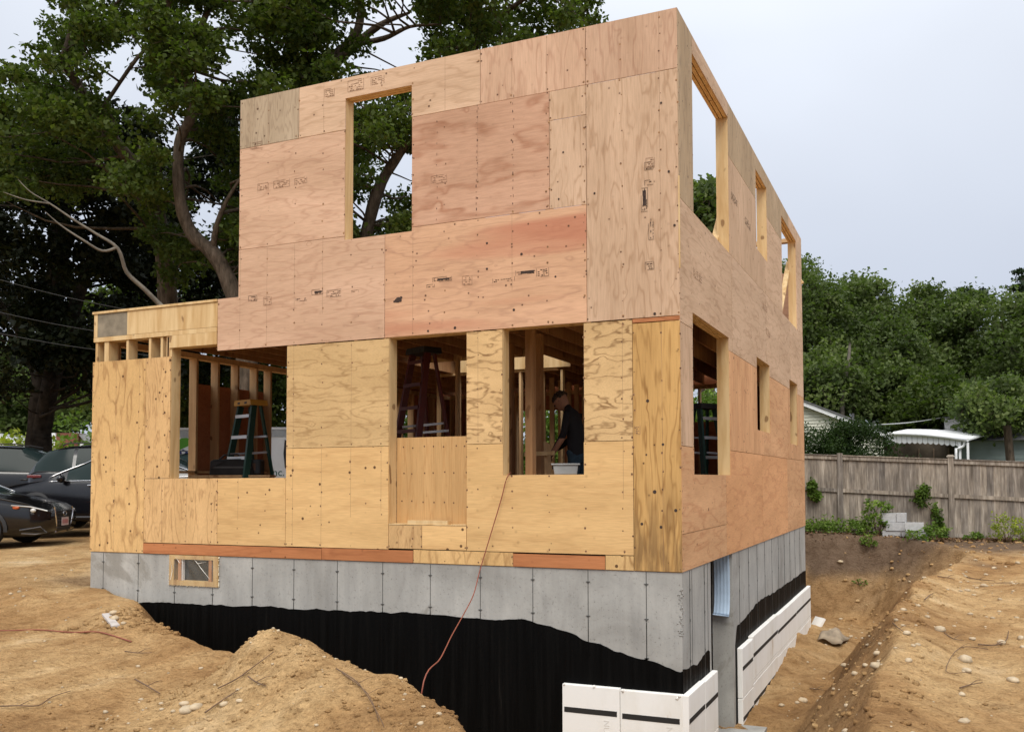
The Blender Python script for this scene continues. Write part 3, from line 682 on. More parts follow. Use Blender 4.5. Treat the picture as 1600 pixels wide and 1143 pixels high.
# floor decks and joists; a stair opening lets the sky in
SX0, SX1, SY0, SY1 = -5.45, -3.30, 3.9, 5.22
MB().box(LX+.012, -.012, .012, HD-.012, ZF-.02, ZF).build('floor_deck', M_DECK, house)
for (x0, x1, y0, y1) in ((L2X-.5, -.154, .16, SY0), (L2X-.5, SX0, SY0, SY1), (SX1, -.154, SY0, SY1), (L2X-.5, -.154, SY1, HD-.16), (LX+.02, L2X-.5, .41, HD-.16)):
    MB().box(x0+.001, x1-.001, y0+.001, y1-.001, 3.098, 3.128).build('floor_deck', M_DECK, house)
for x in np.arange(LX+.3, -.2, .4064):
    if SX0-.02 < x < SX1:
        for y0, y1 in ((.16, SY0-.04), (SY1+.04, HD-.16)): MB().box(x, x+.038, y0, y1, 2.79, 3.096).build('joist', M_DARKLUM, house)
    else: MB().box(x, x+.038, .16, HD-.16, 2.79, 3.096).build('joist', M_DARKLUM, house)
for y0 in (SY0-.039, SY1): MB().box(SX0, SX1, y0, y0+.038, 2.79, 3.097).build('stair_header', M_PINE, house)
MB().box(-5.75, -.16, .042, .158, 2.79, 3.09).build('rim_board', M_DARKLUM, house)
MB().box(-.05, -.013, .16, HD-.16, 2.79, 3.09).build('rim_board', M_DARKLUM, house)
# first floor interior partitions
def part_x(x0, x1, y, hole=None, m=M_STUD, top=2.79):
    for x in np.arange(x0, x1, .4064):
        if hole and hole[0] < x < hole[1]: continue
        stud(x, x+.038, y, y+.089, ZF+.038, top-.04, m)
    stud(x0, x1, y, y+.089, top-.039, top-.002, M_PINE, 'top_plate')
part_x(-5.9, -3.55, 5.27); stud(-3.50, -3.46, 5.27, 5.36, ZF+.038, 2.75, M_PINE)
for y in np.arange(5.7, 8.8, .4064): stud(-4.25, -4.161, y, y+.038, ZF, 2.78)
for x, y in ((-2.57, 2.0), (-2.48, 2.0), (-2.02, .75)): stud(x, x+.088, y, y+.10, ZF, 2.78, M_DARKLUM, 'post')
stud(-3.15, -3.10, 2.6, 2.69, ZF, 2.78, M_DARKLUM); stud(-4.45, -4.41, 3.4, 3.49, ZF, 2.78)
MB().box(-1.0, -.9, 6.0, 8.9, ZF, 2.7).build('interior_sheet', M_SHADEPLY, house)
MB().bar((-2.10, 1.6, ZF), (-2.26, 1.9, 1.36), .03, .14, (0, 1, 0)).build('leaning_board', M_STUD, house)
MB().bar((-2.5, 1.75, 1.22), (-2.1, 1.75, 1.23), .05, .05).build('blocking', M_PINE, house)

# --- foundation
fd = MB(); Fy0 = .012
_w = MB(); _w.box(LX+.01, -6.545, Fy0, .262, -2.44, -.004); _w.box(-5.765, -.012, Fy0, .262, -2.44, -.004); _w.box(-6.5449, -5.7651, Fy0, .262, -2.44, -.376)
_w.build('foundation_wall', M_CONC, house)
MB().box(-.262, -.0121, .2622, 1.2, -2.44, -.004).build('foundation_wall', M_CONC, house)
MB().box(-.262, -.0121, 2.33, HD-.01, -2.44, -.004).build('foundation_wall', M_CONC, house)
MB().box(LX+.01, LX+.26, .2622, HD-.27, -2.44, -.004).build('foundation_wall', M_CONC, house)
MB().box(LX+.01, -.2622, HD-.26, HD-.01, -2.44, -.004).build('foundation_wall', M_CONC, house)
MB().box(LX-.15, .16, -.15, HD+.15, -2.62, -2.442).build('footing', M_CONC, house)
MB().box(-.30, .35, 1.1, 2.5, -2.44, -2.08).build('door_sill', M_CONC, house)
MB().box(LX+.05, -.02, .014, .26, -.0035, .0).build('mud_sill', M_DARKLUM, house)
seam = MB(); tseam = MB()
tie = MB()
for i in range(13):
    x = -.3703-.61*i
    if x < LX+.1: break
    seam.box(x-.0035, x+.0035, Fy0-.0022, Fy0+.002, -.56 if x > -7 and x < -1.2 else -.75, -.01)
    tseam.box(x-.003, x+.003, Fy0-.0045, Fy0-.002, -2.3, -.5)
    for z in (-.13, -.47, -.85, -1.25, -1.7):
        B_ = tie if z > -.5 or x > -1.2 and z > -.7 else tseam; B_.disc((x, Fy0-.006, z), .012, 'Y', 7); B_.bar((x-.022, Fy0-.005, z+.004), (x+.022, Fy0-.005, z+.006), .005, .006)
for i in range(-6, 10):
    y = 3.337+.61*i-.6
    if y < .2 or 1.1 < y < 2.4 or y > HD: continue
    seam.box(-.014, -.008, y-.004, y+.004, -2.3, -.01)
    for z in (-.2, -.5, -.9): tie.disc((-.006, y, z), .016, 'X', 7)
seam.box(-.014, -.009, 1.05, 1.056, -2.3, -.01); seam.box(-.014, -.009, .385, .391, -2.3, -.01)
seam.build('form_seam', M_CSEAM, house, kind='stuff'); tseam.build('coated_seam', M_TAR, house, kind='stuff'); tie.build('form_tie', M_CSEAM, house, kind='stuff')
# honeycombed edge of the corner
hc = MB()
for i in range(70):
    z = random.uniform(-.62, -.12); hc.blob((random.gauss(-.022, .012), Fy0+.002, z), random.uniform(.004, .011), 5, 4, .3)
hc.build('rough_aggregate', simple('aggregate', (.30, .29, .27), .9, var=.3, scale=60), house, kind='stuff')
# tar coating with its ragged upper edge
tp = [(175, 940), (300, 943), (404, 947), (459, 952), (527, 952), (597, 955), (640, 957), (672, 960), (750, 965), (820, 968), (860, 978), (917, 1000), (970, 1018), (1008, 1030), (1068.5, 1048)]
T = [atY(x, y, Fy0)[[0, 2]] for x, y in tp]; top = []
for (a, b_) in zip(T[:-1], T[1:]):
    k = max(2, int((b_[0]-a[0])/.035))
    for j in range(k):
        t = j/k; x = a[0]+(b_[0]-a[0])*t; top.append((x, a[1]+(b_[1]-a[1])*t+.030*float(fbm(np.array(x*6), np.array(3.), 4, 5))))
top.append((-.011, T[-1][1]))
MB().prism([(top[0][0], -2.43)]+[(-.011, -2.43)]+top[::-1], 'Y', Fy0-.003, Fy0+.001).build('tar_coating', M_TAR, house)
def tarR(pts, y0, y1):
    top = []
    for y in np.arange(y0, y1, .03):
        z = np.interp(y, [p[0] for p in pts], [p[1] for p in pts])+.03*float(fbm(np.array(y*5), np.array(9.), 4, 15)); top.append((y, z))
    MB().prism([(y0, -2.43), (top[-1][0], -2.43)]+top[::-1], 'X', -.0125, -.009).build('tar_coating', M_TAR, house)
tarR([(0, -.93), (.55, -.98), (1.05, -.93), (1.2, -.99)], Fy0-.003, 1.12)
tarR([(2.45, -1.1), (2.55, -.92), (4, -.80), (5.9, -.84), (9.1, -.84)], 2.44, HD)
# foam insulation boards with their black strips
def foam_front(x0, x1, zt):
    for k, (za, zb) in enumerate(((zt-.605, zt), (zt-1.215, zt-.61))):
        f = MB().box(x0+.002, x1-.002, -.048, .008, za, zb).build('foam_board', M_FOAM, house, bevel=.008)
        zc = zb-.25
        MB().box(x0+.025, x1-.03, -.0505, -.046, zc-.026, zc+.026).build('black_strip', M_FOAMB, f)
def foam_right(y0, y1, zt, rows=2):
    for k in range(rows):
        zb = zt-.61*k; za = zb-.605
        f = MB().box(-.006, .058, y0+.002, y1-.002, za, zb).build('foam_board', M_FOAM, house, bevel=.008)
        zc = zb-.25
        MB().box(.056, .0605, y0+.02, y1-.02, zc-.024, zc+.024).build('black_strip', M_FOAMB, f)
        if k == 0 and y1-y0 > 1.5: MB().box(.056, .0592, y0+.02, y1-.02, zc-.3, zc-.296).build('joint_line', simple('foam_joint', (.5, .49, .46), .9), f)
foam_front(-1.245, -.632, -1.145); foam_front(-.632, .0, -1.155)
foam_right(-.045, .62, -1.155); foam_right(.62, 1.2, -1.165)
foam_right(2.52, 3.22, -1.17); foam_right(3.22, 5.22, -1.14); foam_right(5.22, 7.22, -1.16); foam_right(7.22, 9.14, -1.155)
ch = MB()
for x, z in ((-1.22, -1.15), (-.6, -1.16), (-.05, -1.19), (-.03, -1.165), (-.9, -1.147)): ch.blob((x, -.047, z), .016, 5, 4, .4)
ch.build('foam_crumb', M_FOAM, house, kind='stuff')
# moulded lettering on the foam, running down each board
for x in (-.80, -.16):
    t = text_obj('NUDURA', .085, 'moulded_lettering', simple('foam_relief', (.70, .68, .64), .9, var=0), house, (x, -.0485, -1.46), (math.pi/2, math.pi/2, 0), .0015)
# basement window under plastic film
bx0, bx1, bz0, bz1 = -6.545, -5.765, -.375, -.005
win = thing('basement_window', None, None, (0, 0, 0)); win.parent = house; win.location = Vector((bx0, 0, bz0))-house.location
del_keys = [k for k in ('label', 'category') if k in win.keys()]
for k in del_keys: del win[k]
M_BUCK = lumber('window_buck', (.56, .38, .17), (.36, .20, .08))
for q in ((bx0, bx0+.075, bz0, bz1), (bx1-.075, bx1, bz0, bz1), (bx0+.0755, bx1-.0755, bz0, bz0+.06), (bx0+.0755, bx1-.0755, bz1-.05, bz1)):
    MB().box(q[0], q[1], -.006, .10, q[2], q[3]).build('frame_board', M_BUCK, win)
for x in (bx0+.14, bx1-.15): MB().box(x, x+.045, .0, .06, bz0+.061, bz1-.051).build('frame_board', M_ST if False else lumber('sash_board', (.50, .27, .14), (.38, .18, .08)), win)
MB().box(bx0+.19, bx0+.20, .01, .05, bz0+.061, bz1-.051).build('sash_edge', simple('white_vinyl', (.8, .78, .74), .5), win)
MB().box(bx0+.0755, bx1-.0755, .062, .068, bz0+.06, bz1-.05).build('pane', M_GLASSD, win)
edge = MB(); 
for i in range(60):
    t = random.random(); s_ = random.choice('LRB')
    p = {'L': (bx0-.003, bz0+t*.36), 'R': (bx1+.003, bz0+t*.36), 'B': (bx0+t*.78, bz0-.004)}[s_]
    edge.blob((p[0], .004, p[1]), random.uniform(.005, .011), 5, 4, .4, (1.5, .5, 1.2))
edge.build('sealant_foam', simple('spray_foam', (.78, .70, .52), .8), win, kind='stuff')
nfx, nfz = 40, 18; V = []; 
for j in range(nfz+1):
    for i in range(nfx+1):
        u, v_ = i/nfx, j/nfz; V.append((bx0-.01+u*.80, -.014-.010*abs(math.sin(9*(u-.2)+6*v_*v_))-.005*math.sin(31*u+9*v_), bz0-.01+v_*.38))
FF = np.array([(j*(nfx+1)+i, j*(nfx+1)+i+1, (j+1)*(nfx+1)+i+1, (j+1)*(nfx+1)+i) for j in range(nfz) for i in range(nfx)])
np_mesh('plastic_film', V, FF, M_PLASTIC, win, True)
fold = MB()
for (a, b_, c_) in (((-6.1, -.06), (-6.0, -.16), (-5.87, -.28)), ((-6.12, -.05), (-6.06, -.10), (-5.93, -.075)), ((-6.5, -.08), (-6.47, -.2), (-6.5, -.31)), ((-6.42, -.03), (-6.35, -.10), (-6.3, -.055))):
    fold.tube([(a[0], -.027, a[1]), (b_[0], -.028, b_[1]), (c_[0], -.026, c_[1])], [.001, .004, .001], 5)
fold.build('film_fold', simple('film_glint', (.85, .83, .76), .3, .6, var=0), win)  # pale opaque colour paints the glint along the film's creases
# printed grade stamps, pencil lines, marks
ink = MB(); ink2 = MB()
def stamp(px, py, w, h, plane='Y', dark=True, rot=0, fill=0.0, seed=0):
    rs = random.Random(seed+int(px*7+py)); B = ink if dark else ink2
    c = atY(px, py, 0) if plane == 'Y' else atX(px, py, 0)
    cu, cv = (c[0], c[2]) if plane == 'Y' else (c[1], c[2])
    def rect(u0, u1, v0, v1):
        if rot: u0, u1, v0, v1 = -v1, -v0, u0, u1
        if plane == 'Y': B.box(cu+u0, cu+u1, -.0035, -.0022, cv+v0, cv+v1)
        else: B.box(.0022, .0035, cu+u0, cu+u1, cv+v0, cv+v1)
    t = .0026
    if rs.random() < .75: rect(-w/2, w/2*rs.uniform(.3, 1), h/2-t, h/2)
    if rs.random() < .6: rect(-w/2*rs.uniform(.3, 1), w/2, -h/2, -h/2+t)
    rect(-w/2, -w/2+t, -h/2+t, h/2-t)
    if rs.random() < .8: rect(w/2-t, w/2, -h/2+t, h/2-t)
    rows = max(1, int(h/.022))
    for r in range(rows):
        v = -h/2+.010+r*(h-.014)/rows; u = -w/2+.014
        while u < w/2-.02:
            l = rs.uniform(.006, .028)
            if rs.random() < .6: rect(u, min(u+l, w/2-.01), v, v+rs.uniform(.004, .009))
            u += l+rs.uniform(.003, .008)
    if fill:
        rect(-w/2+.25*w, w/2-.12*w, -fill*h/2, fill*h/2)
for a in ((395, 466, .13, .07, 1), (418, 470, .12, .10, 0), (471, 467, .16, .045, 1), (496, 456, .16, .06, 1, .35), (522, 458, .20, .08, 1), (555, 455, .10, .03, 0),
          (691, 436, .24, .05, 1, .35), (673, 447, .10, .04, 1), (730, 438, .12, .10, 0), (787, 437, .26, .05, 1), (822, 425, .24, .06, 1, .45), (848, 425, .14, .09, 1),
          (411, 292, .16, .09, 0), (440, 287, .24, .09, 0), (470, 283, .18, .08, 0), (556, 133, .22, .13, 0), (590, 126, .18, .10, 0), (686, 280, .20, .09, 0), (515, 145, .14, .10, 0),
          (401, 226, .20, .10, 0), (996, 671, .06, .09, 0), (1016, 254, .09, .10, 0)):
    stamp(a[0], a[1], a[2], a[3], dark=bool(a[4]), fill=a[5] if len(a) > 5 else 0)
stamp(1007, 312, .24, .07, dark=True, rot=1, fill=.45); stamp(1018, 357, .22, .06, dark=True, rot=1); stamp(1014, 259, .09, .08); stamp(1014, 285, .09, .05); stamp(1015, 415, .09, .08)
for px, py in ((1147, 312), (1168, 350), (1090, 430), (1195, 480), (1200, 520)): stamp(px, py, .35, .10, 'X', dark=px > 1140 and py < 360)
for px, py, r in ((622, 468, .028), (761, 380, .017), (815, 397, .020), (761, 420, .018), (952, 0, 0), (1033, 161, .016), (1045, 268, .017), (1054, 352, .018), (929, 302, .016), (880, 238, .014), (873, 311, .014), (1023, 490, .02), (868, 432, .015), (803, 484, .02), (669, 517, .018), (711, 512, .022), (1012, 626, .022), (1023, 768, .026), (1056, 797, .022), (1003, 818, .02), (1036, 694, .018), (1010, 710, .013), (1033, 823, .02)):
    if r:
        c = atY(px, py, 0); ink.disc((c[0], -.003, c[2]), r*.75, 'Y', 9)
c = atY(622, 468, 0)
for k in range(14): ink.disc((c[0]+random.uniform(-.05, .05), -.0031-k*.00002, c[2]+random.uniform(-.018, .02)), random.uniform(.012, .024), 'Y', 7)
for k, (px, py) in enumerate([(683, y) for y in range(190, 345, 17)]+[(745, y) for y in range(165, 345, 9)]+[(802, y) for y in range(150, 330, 12)]):
    c = atY(px+random.uniform(-1, 1), py, 0); q = random.uniform(.004, .016); (ink if k % 4 == 0 else ink2).box(c[0]-.004, c[0]+.004, -.0034, -.0024, c[2]-q, c[2]+q)
ink.build('printed_mark', M_INK, house, kind='stuff'); ink2.build('faded_mark', M_INK2, house, kind='stuff')
pencil.build('pencil_line', simple('pencil', (.26, .15, .09), .9, var=0), house, kind='stuff')
nails.build('nail_head', M_NAIL, house, kind='stuff'); bruise.build('nail_bruise', M_BRUISE, house, kind='stuff')
#PART2
# ================================================================== THINGS IN AND ON THE HOUSE
M_GREENF = simple('green_fibreglass', (.012, .05, .035), .5, var=.1); M_REDF = simple('red_fibreglass', (.11, .014, .009), .5, var=.1)
M_ALU = simple('aluminium', (.62, .63, .64), .35, .5, metal=.5, var=.06); M_YCAP = simple('yellow_cap', (.55, .30, .05), .5); M_BLK = simple('black_plastic', (.02, .02, .021), .5, var=.15)
def step_ladder(label, loc, rz, hgt, mrail, mcap, mstep=M_ALU):
    t = thing('step_ladder', label, 'ladder', (0, 0, 0)); n = int(round(hgt/.305))-1
    wt, wb = .17, .26+hgt*.03; fd_, bd = .30*hgt*.62, .30*hgt*.55
    for s in (-1, 1):
        MB().bar((s*wb, -fd_, 0), (s*wt, -.06, hgt-.08), .085, .045, (1, 0, 0)).build('rail', mrail, t)
        MB().bar((s*(wb+.01), bd, 0), (s*(wt-.03), .07, hgt-.08), .03, .05, (1, 0, 0)).build('rear_leg', mrail, t)
        MB().bar((s*(wt+.03), -.2, hgt*.55), (s*(wt+.03), .18, hgt*.57), .012, .03).build('spreader', M_ALU, t)
        MB().box(s*wb-.03, s*wb+.03, -fd_-.05, -fd_+.05, 0, .04).build('foot', M_BLK, t)
    for k in range(1, n+1):
        z = k*.305; q = z/hgt; w_ = wb+(wt-wb)*q; y = -fd_+(fd_-.06)*q
        st_ = MB().box(-w_+.012, w_-.012, y-.045, y+.045, z-.012, z+.012).box(-w_+.012, w_-.012, y-.047, y-.041, z-.034, z+.012).build('step', mstep, t)
        if k in (2, 4): MB().bar((-wb+.03, bd*(1-q), z), (wb-.03, bd*(1-q), z), .02, .03).build('rear_brace', M_ALU, t)
    c = MB().prism([(-wt-.05, hgt-.08), (wt+.05, hgt-.08), (wt+.035, hgt), (-wt-.035, hgt)], 'Y', -.14, .14).build('top_cap', mcap, t)
    for s in (-1, 1): MB().box(s*.09-.03, s*.09+.03, -.143, -.139, hgt-.06, hgt-.03).build('cap_mark', M_BLK, c)
    t.location = loc; t.rotation_euler = (0, 0, rz); return t
step_ladder('green fibreglass step ladder with yellow top cap inside the left front opening', (-6.98, 1.85, ZF), math.radians(-16), 1.75, M_GREENF, M_YCAP)
step_ladder('tall dark red step ladder behind the middle front opening', (-3.98, 1.75, ZF), math.radians(-24), 2.32, M_REDF, M_BLK, M_REDF)
step_ladder('green step ladder seen through the tall opening in the right wall', (-1.05, 5.3, ZF), math.radians(60), 1.75, M_GREENF, M_BLK)
# tool bag on a saw bench
def saw_bench(loc, rz, label, h=.62):
    t = thing('saw_bench', label, 'bench', loc, rz)
    MB().box(-.55, .55, -.2, .2, h-.03, h).build('bench_top', M_STUD, t, origin=(0, 0, 0))
    for sx in (-1, 1):
        for sy in (-1, 1): MB().bar((sx*.48, sy*.28, 0), (sx*.42, sy*.1, h-.03), .04, .09).build('leg', M_STUD, t, origin=(0, 0, 0))
    return t
def ob_local(mb, nm, m, t, **k): return mb.build(nm, m, t, origin=(0, 0, 0), **k)
def set_z(px, py, d): return atD(px, py, d)
p = atD(365, 742, 12.6); saw_bench((p[0], p[1], ZF), .5, 'low timber saw bench under the black tool bag', p[2]-ZF)
tb = thing('tool_bag', 'black open tool bag at the foot of the yellow capped ladder', 'tool bag', (p[0], p[1], p[2]), .55)
ob_local(MB().prism([(-.30, 0), (.30, 0), (.27, .20), (.20, .235), (-.24, .225), (-.29, .20)], 'Y', -.14, .14), 'bag_body', simple('black_canvas', (.022, .022, .022), .85, var=.3), tb, bevel=.015)
ob_local(MB().prism([(-.28, .09), (-.12, .19), (-.28, .20)], 'Y', -.155, -.142), 'side_flap', M_BLK, tb)
ob_local(MB().tube([(-.2, -.02, .22), (-.12, -.03, .29), (.05, -.03, .30), (.18, -.02, .23)], .012, 6), 'handle', M_BLK, tb)
ob_local(MB().box(-.27, .27, -.147, -.141, .10, .125), 'webbing_strap', simple('grey_webbing', (.09, .09, .09), .8), tb)
p2 = atD(392, 735, 12.7)
tr_ = thing('tool_case', 'black round cornered case beside the tool bag', 'case', (p2[0], p2[1], p[2]), .5)
ob_local(MB().box(-.17, .17, -.14, .12, 0, .23), 'case_body', M_BLK, tr_, bevel=.03); ob_local(MB().box(-.06, .10, -.146, -.139, .07, .17), 'case_label', simple('brown_label', (.10, .05, .03), .7), tr_)
# clear bin on a bench
p = atD(884, 741, 9.75); saw_bench((p[0], p[1], ZF), YAW*-1+.0, 'timber saw bench under the clear plastic bin', p[2]-ZF)
bn = thing('plastic_bin', 'translucent grey plastic bin by the person in dark clothes', 'bin', (p[0], p[1], p[2]), -YAW*-1*-1)
MBN = simple('cloudy_plastic', (.36, .37, .37), .35, .5, var=.08)
ob_local(MB().prism([(-.125, 0), (.125, 0), (.14, .105), (-.14, .105)], 'Y', -.10, .10), 'tub', MBN, bn, bevel=.008); ob_local(MB().box(-.16, .16, -.115, .115, .105, .122), 'lid', simple('grey_lid', (.42, .43, .43), .4), bn, bevel=.004)
for s in (-1, 1): ob_local(MB().box(s*.14-.012, s*.14+.012, -.03, .03, .06, .115), 'clip', M_BLK, bn)
# person
def skin_body(nm, V, Ed, Rd, m, parent, sub=2, root=0):
    me = bpy.data.meshes.new(nm); me.from_pydata(V, Ed, []); o = bpy.data.objects.new(nm, me); COL.objects.link(o)
    sk = o.modifiers.new('skin', 'SKIN'); sk.use_smooth_shade = True
    for i, r_ in enumerate(Rd): me.skin_vertices[0].data[i].radius = (r_ if isinstance(r_, tuple) else (r_, r_))
    for q in me.skin_vertices[0].data: q.use_root = False
    me.skin_vertices[0].data[root].use_root = True
    sb = o.modifiers.new('sub', 'SUBSURF'); sb.levels = sub; sb.render_levels = sub
    me.materials.append(m); o.parent = parent; return o
pp = atD(901, 640, 11.4)
pn = thing('person', 'person in dark shirt and jeans bending head down behind the right front opening', 'person', (pp[0], pp[1], ZF), 0)
M_SKIN = simple('skin', (.38, .20, .13), .6, var=.05); M_SHIRT = simple('dark_shirt', (.015, .015, .018), .85, var=.2); M_JEAN = simple('blue_jeans', (.03, .06, .085), .85, var=.25, scale=20); M_HAIR = simple('grey_brown_hair', (.07, .05, .035), .9, var=.3, scale=30)
# local frame: the person faces -X; z up from the deck
V = [(0, 0, .96), (0, .0, 1.10), (-.03, 0, 1.26), (-.07, 0, 1.42), (-.12, 0, 1.50), (-.15, 0, 1.55),
     (-.06, -.17, 1.41), (-.10, -.21, 1.15), (-.26, -.17, .93), (-.33, -.14, .86),
     (-.06, .17, 1.41), (-.12, .22, 1.16), (-.30, .16, 1.0), (-.37, .12, .96),
     (.01, -.10, .90), (-.02, -.11, .50), (.03, -.12, .09), (-.12, -.12, .04), (.01, .10, .90), (.03, .11, .50), (.08, .12, .09), (-.07, .12, .04)]
Ed = [(0, 1), (1, 2), (2, 3), (3, 4), (4, 5), (3, 6), (6, 7), (7, 8), (8, 9), (3, 10), (10, 11), (11, 12), (12, 13), (0, 14), (14, 15), (15, 16), (16, 17), (0, 18), (18, 19), (19, 20), (20, 21)]
Rd = [(.13, .16), (.125, .155), (.12, .165), (.10, .13), .055, .052, .062, .046, .038, .03, .062, .046, .038, .03, .09, .062, .045, .04, .09, .062, .045, .04]
skin_body('body', V, Ed, Rd, M_SHIRT, pn)
skin_body('trousers', [(.0, 0, 1.0), (0, 0, .93), (.01, -.10, .86), (-.02, -.11, .50), (.03, -.12, .10), (.01, .10, .86), (.03, .11, .50), (.08, .12, .10)], [(0, 1), (1, 2), (2, 3), (3, 4), (1, 5), (5, 6), (6, 7)], [(.14, .17), (.14, .165), .10, .075, .062, .10, .075, .062], M_JEAN, pn)
hd = MB()
prof = [(.000, .045), (.03, .062), (.07, .078), (.11, .088), (.15, .092), (.19, .082), (.22, .055), (.235, .01)]
rings = []
for i, (z, r_) in enumerate(prof):
    for k in range(16):
        t = 2*math.pi*k/16; x, y = math.cos(t)*r_*1.15, math.sin(t)*r_*.86
        if x < -.5*r_:
            if i == 2: x -= .006
            if i == 3: x -= .014*(1 if abs(y) < .02 else 0)
            if i == 1: x -= .012
        rings.append((x, y, z))
hd.add(rings, [(i*16+k, i*16+(k+1) % 16, (i+1)*16+(k+1) % 16, (i+1)*16+k) for i in range(len(prof)-1) for k in range(16)], True)
hd.add([(-.10, -.012, .10), (-.10, .012, .10), (-.128, 0, .085), (-.10, 0, .135)], [(0, 2, 3), (2, 1, 3), (0, 1, 2)])
head = hd.build('head', M_SKIN, pn, origin=(0, 0, 0)); head.location = (-.15, 0, 1.50); head.rotation_euler = (0, -.62, 0)
for s in (-1, 1):
    ob_local(MB().blob((.0, s*.078, .095), .026, 8, 5, .05, (.7, .35, 1.2)), 'ear', M_SKIN, head); ob_local(MB().blob((-.098, s*.032, .118), .011, 8, 5, 0), 'eye', M_BLK, head)
ob_local(MB().box(-.108, -.098, -.022, .022, .045, .052), 'mouth', simple('lips', (.25, .08, .06), .6), head)
hb = MB(); 
for k in range(90):
    t = random.uniform(0, 2*math.pi); q = random.uniform(.25, 1.35); hb.blob((.012+math.cos(t)*.095*math.cos(q)*1.12, math.sin(t)*.083*math.cos(q), .135+math.sin(q)*.10), .022, 5, 4, .3)
ob_local(hb, 'hair', M_HAIR, head)
for (bx_, by_, bz_, dx_) in ((-.33, -.14, .86, -.4), (-.37, .12, .96, -.8)):
    hv = [(bx_, by_, bz_), (bx_-.035, by_, bz_-.05)]; he = [(0, 1)]; hr = [.03, (.032, .022)]
    for fi in range(4):
        o_ = -.027+fi*.018; l = (.032, .038, .036, .028)[fi]; b0 = len(hv)
        hv += [(bx_-.045, by_+o_, bz_-.075), (bx_-.05-l*.4, by_+o_, bz_-.085-l*.9), (bx_-.035-l*.3, by_+o_, bz_-.09-l*1.7)]; he += [(1, b0), (b0, b0+1), (b0+1, b0+2)]; hr += [.0095, .009, .0075]
    b0 = len(hv); hv += [(bx_-.01, by_-.035, bz_-.04), (bx_-.03, by_-.048, bz_-.075)]; he += [(0, b0), (b0, b0+1)]; hr += [.011, .009]
    skin_body('hand', hv, he, hr, M_SKIN, pn, 1)
fs = skin_body('forearm', [(-.10, -.212, 1.13), (-.26, -.17, .93), (-.33, -.14, .86)], [(0, 1), (1, 2)], [.048, .041, .031], M_SKIN, pn, 1)
for s, x in ((-1, -.03), (1, .02)): ob_local(MB().blob((x, s*.12, .05), .085, 10, 6, .03, (1.5, .55, .62)), 'boot', M_BLK, pn)
# curved corrugated steel hanging in the foundation doorway
ws = []; nu, nv = 34, 26
for side in (0, 1):
    for j in range(nv+1):
        for i in range(nu+1):
            u, v_ = i/nu, j/nv; x = -.225+u*.19; z = -.002-.73*v_
            y = 2.285 - .0016*math.cos(u*4.5*2*math.pi) - .11*max(0, v_-.62)**2/.144*.55 - .03*(.30-v_ if v_ < .3 else 0)/.3 + side*.004
            ws.append((x, y, z-.012*(u-.5)))
ww = MB(); st1 = (nu+1)*(nv+1); fw = []
for j in range(nv):
    for i in range(nu):
        a = j*(nu+1)+i; fw += [(a, a+1, a+nu+2, a+nu+1), (st1+a, st1+a+nu+1, st1+a+nu+2, st1+a+1)]
for i in range(nu): a = nv*(nu+1)+i; fw.append((a, a+1, st1+a+1, st1+a))
for j in range(nv):
    a = j*(nu+1); fw.append((a, a+nu+1, st1+a+nu+1, st1+a)); a += nu; fw.append((a, st1+a, st1+a+nu+1, a+nu+1))
ww.add(ws, fw, True)
M_GALV = simple('blue_galvanised_steel', (.46, .59, .74), .6, .3, metal=.0, var=.08, scale=3)
wt_ = thing('corrugated_steel_sheet', 'pale blue corrugated steel sheet hanging in the foundation doorway', 'steel sheet', (-.13, 2.28, -.74))
ww.build('corrugated_panel', M_GALV, wt_); 
MB().tube([(-.228, 2.285-.075, -.725), (-.035, 2.285-.075, -.742)], .009, 6).build('rolled_edge', M_GALV, wt_)
# extension cord
cp = [atY(795, 741, -.012), atY(790, 752, -.03), atY(783, 780, -.04), atY(768, 830, -.06), atY(750, 890, -.14), atY(740, 928, -.36), atY(725, 958, -.75), atY(706, 992, -1.35), atY(688, 1028, -2.1)]
ge = atY(662, 1064, -2.62); cp.append(ge)
for dx, dy in ((-.10, .02), (-.30, .05)): q = (ge[0]+dx, ge[1]+dy); cp.append(np.array([q[0], q[1], max(hz(*q)+.008, ge[2]-.6)]))
cp.insert(0, atY(798, 738, .25)); 
def smooth_path(P, k=6):
    P = [np.array(p, float) for p in P]; out = []
    for i in range(len(P)-1):
        a, b_, c_, d_ = P[max(i-1, 0)], P[i], P[i+1], P[min(i+2, len(P)-1)]
        for j in range(k):
            t = j/k; out.append(.5*((2*b_)+(-a+c_)*t+(2*a-5*b_+4*c_-d_)*t*t+(-a+3*b_-3*c_+d_)*t**3))
    return out+[P[-1]]
tag(MB().tube(smooth_path(cp), .0052, 6).build('extension_cord', M_CORD, origin=ge), 'thin red extension cord hanging from the window sill down to the sand mound', 'cord')
cp = []
for x, y in ((-60, 984), (0, 986), (60, 985), (110, 989), (150, 988), (175, 994), (205, 1004)): g_ = ground_hit(x, y); cp.append(g_+np.array([0, 0, .01]))
tag(MB().tube(smooth_path(cp), .0065, 6).build('ground_cord', M_CORD, origin=cp[0]), 'red cord lying across the sand at the left edge', 'cord')

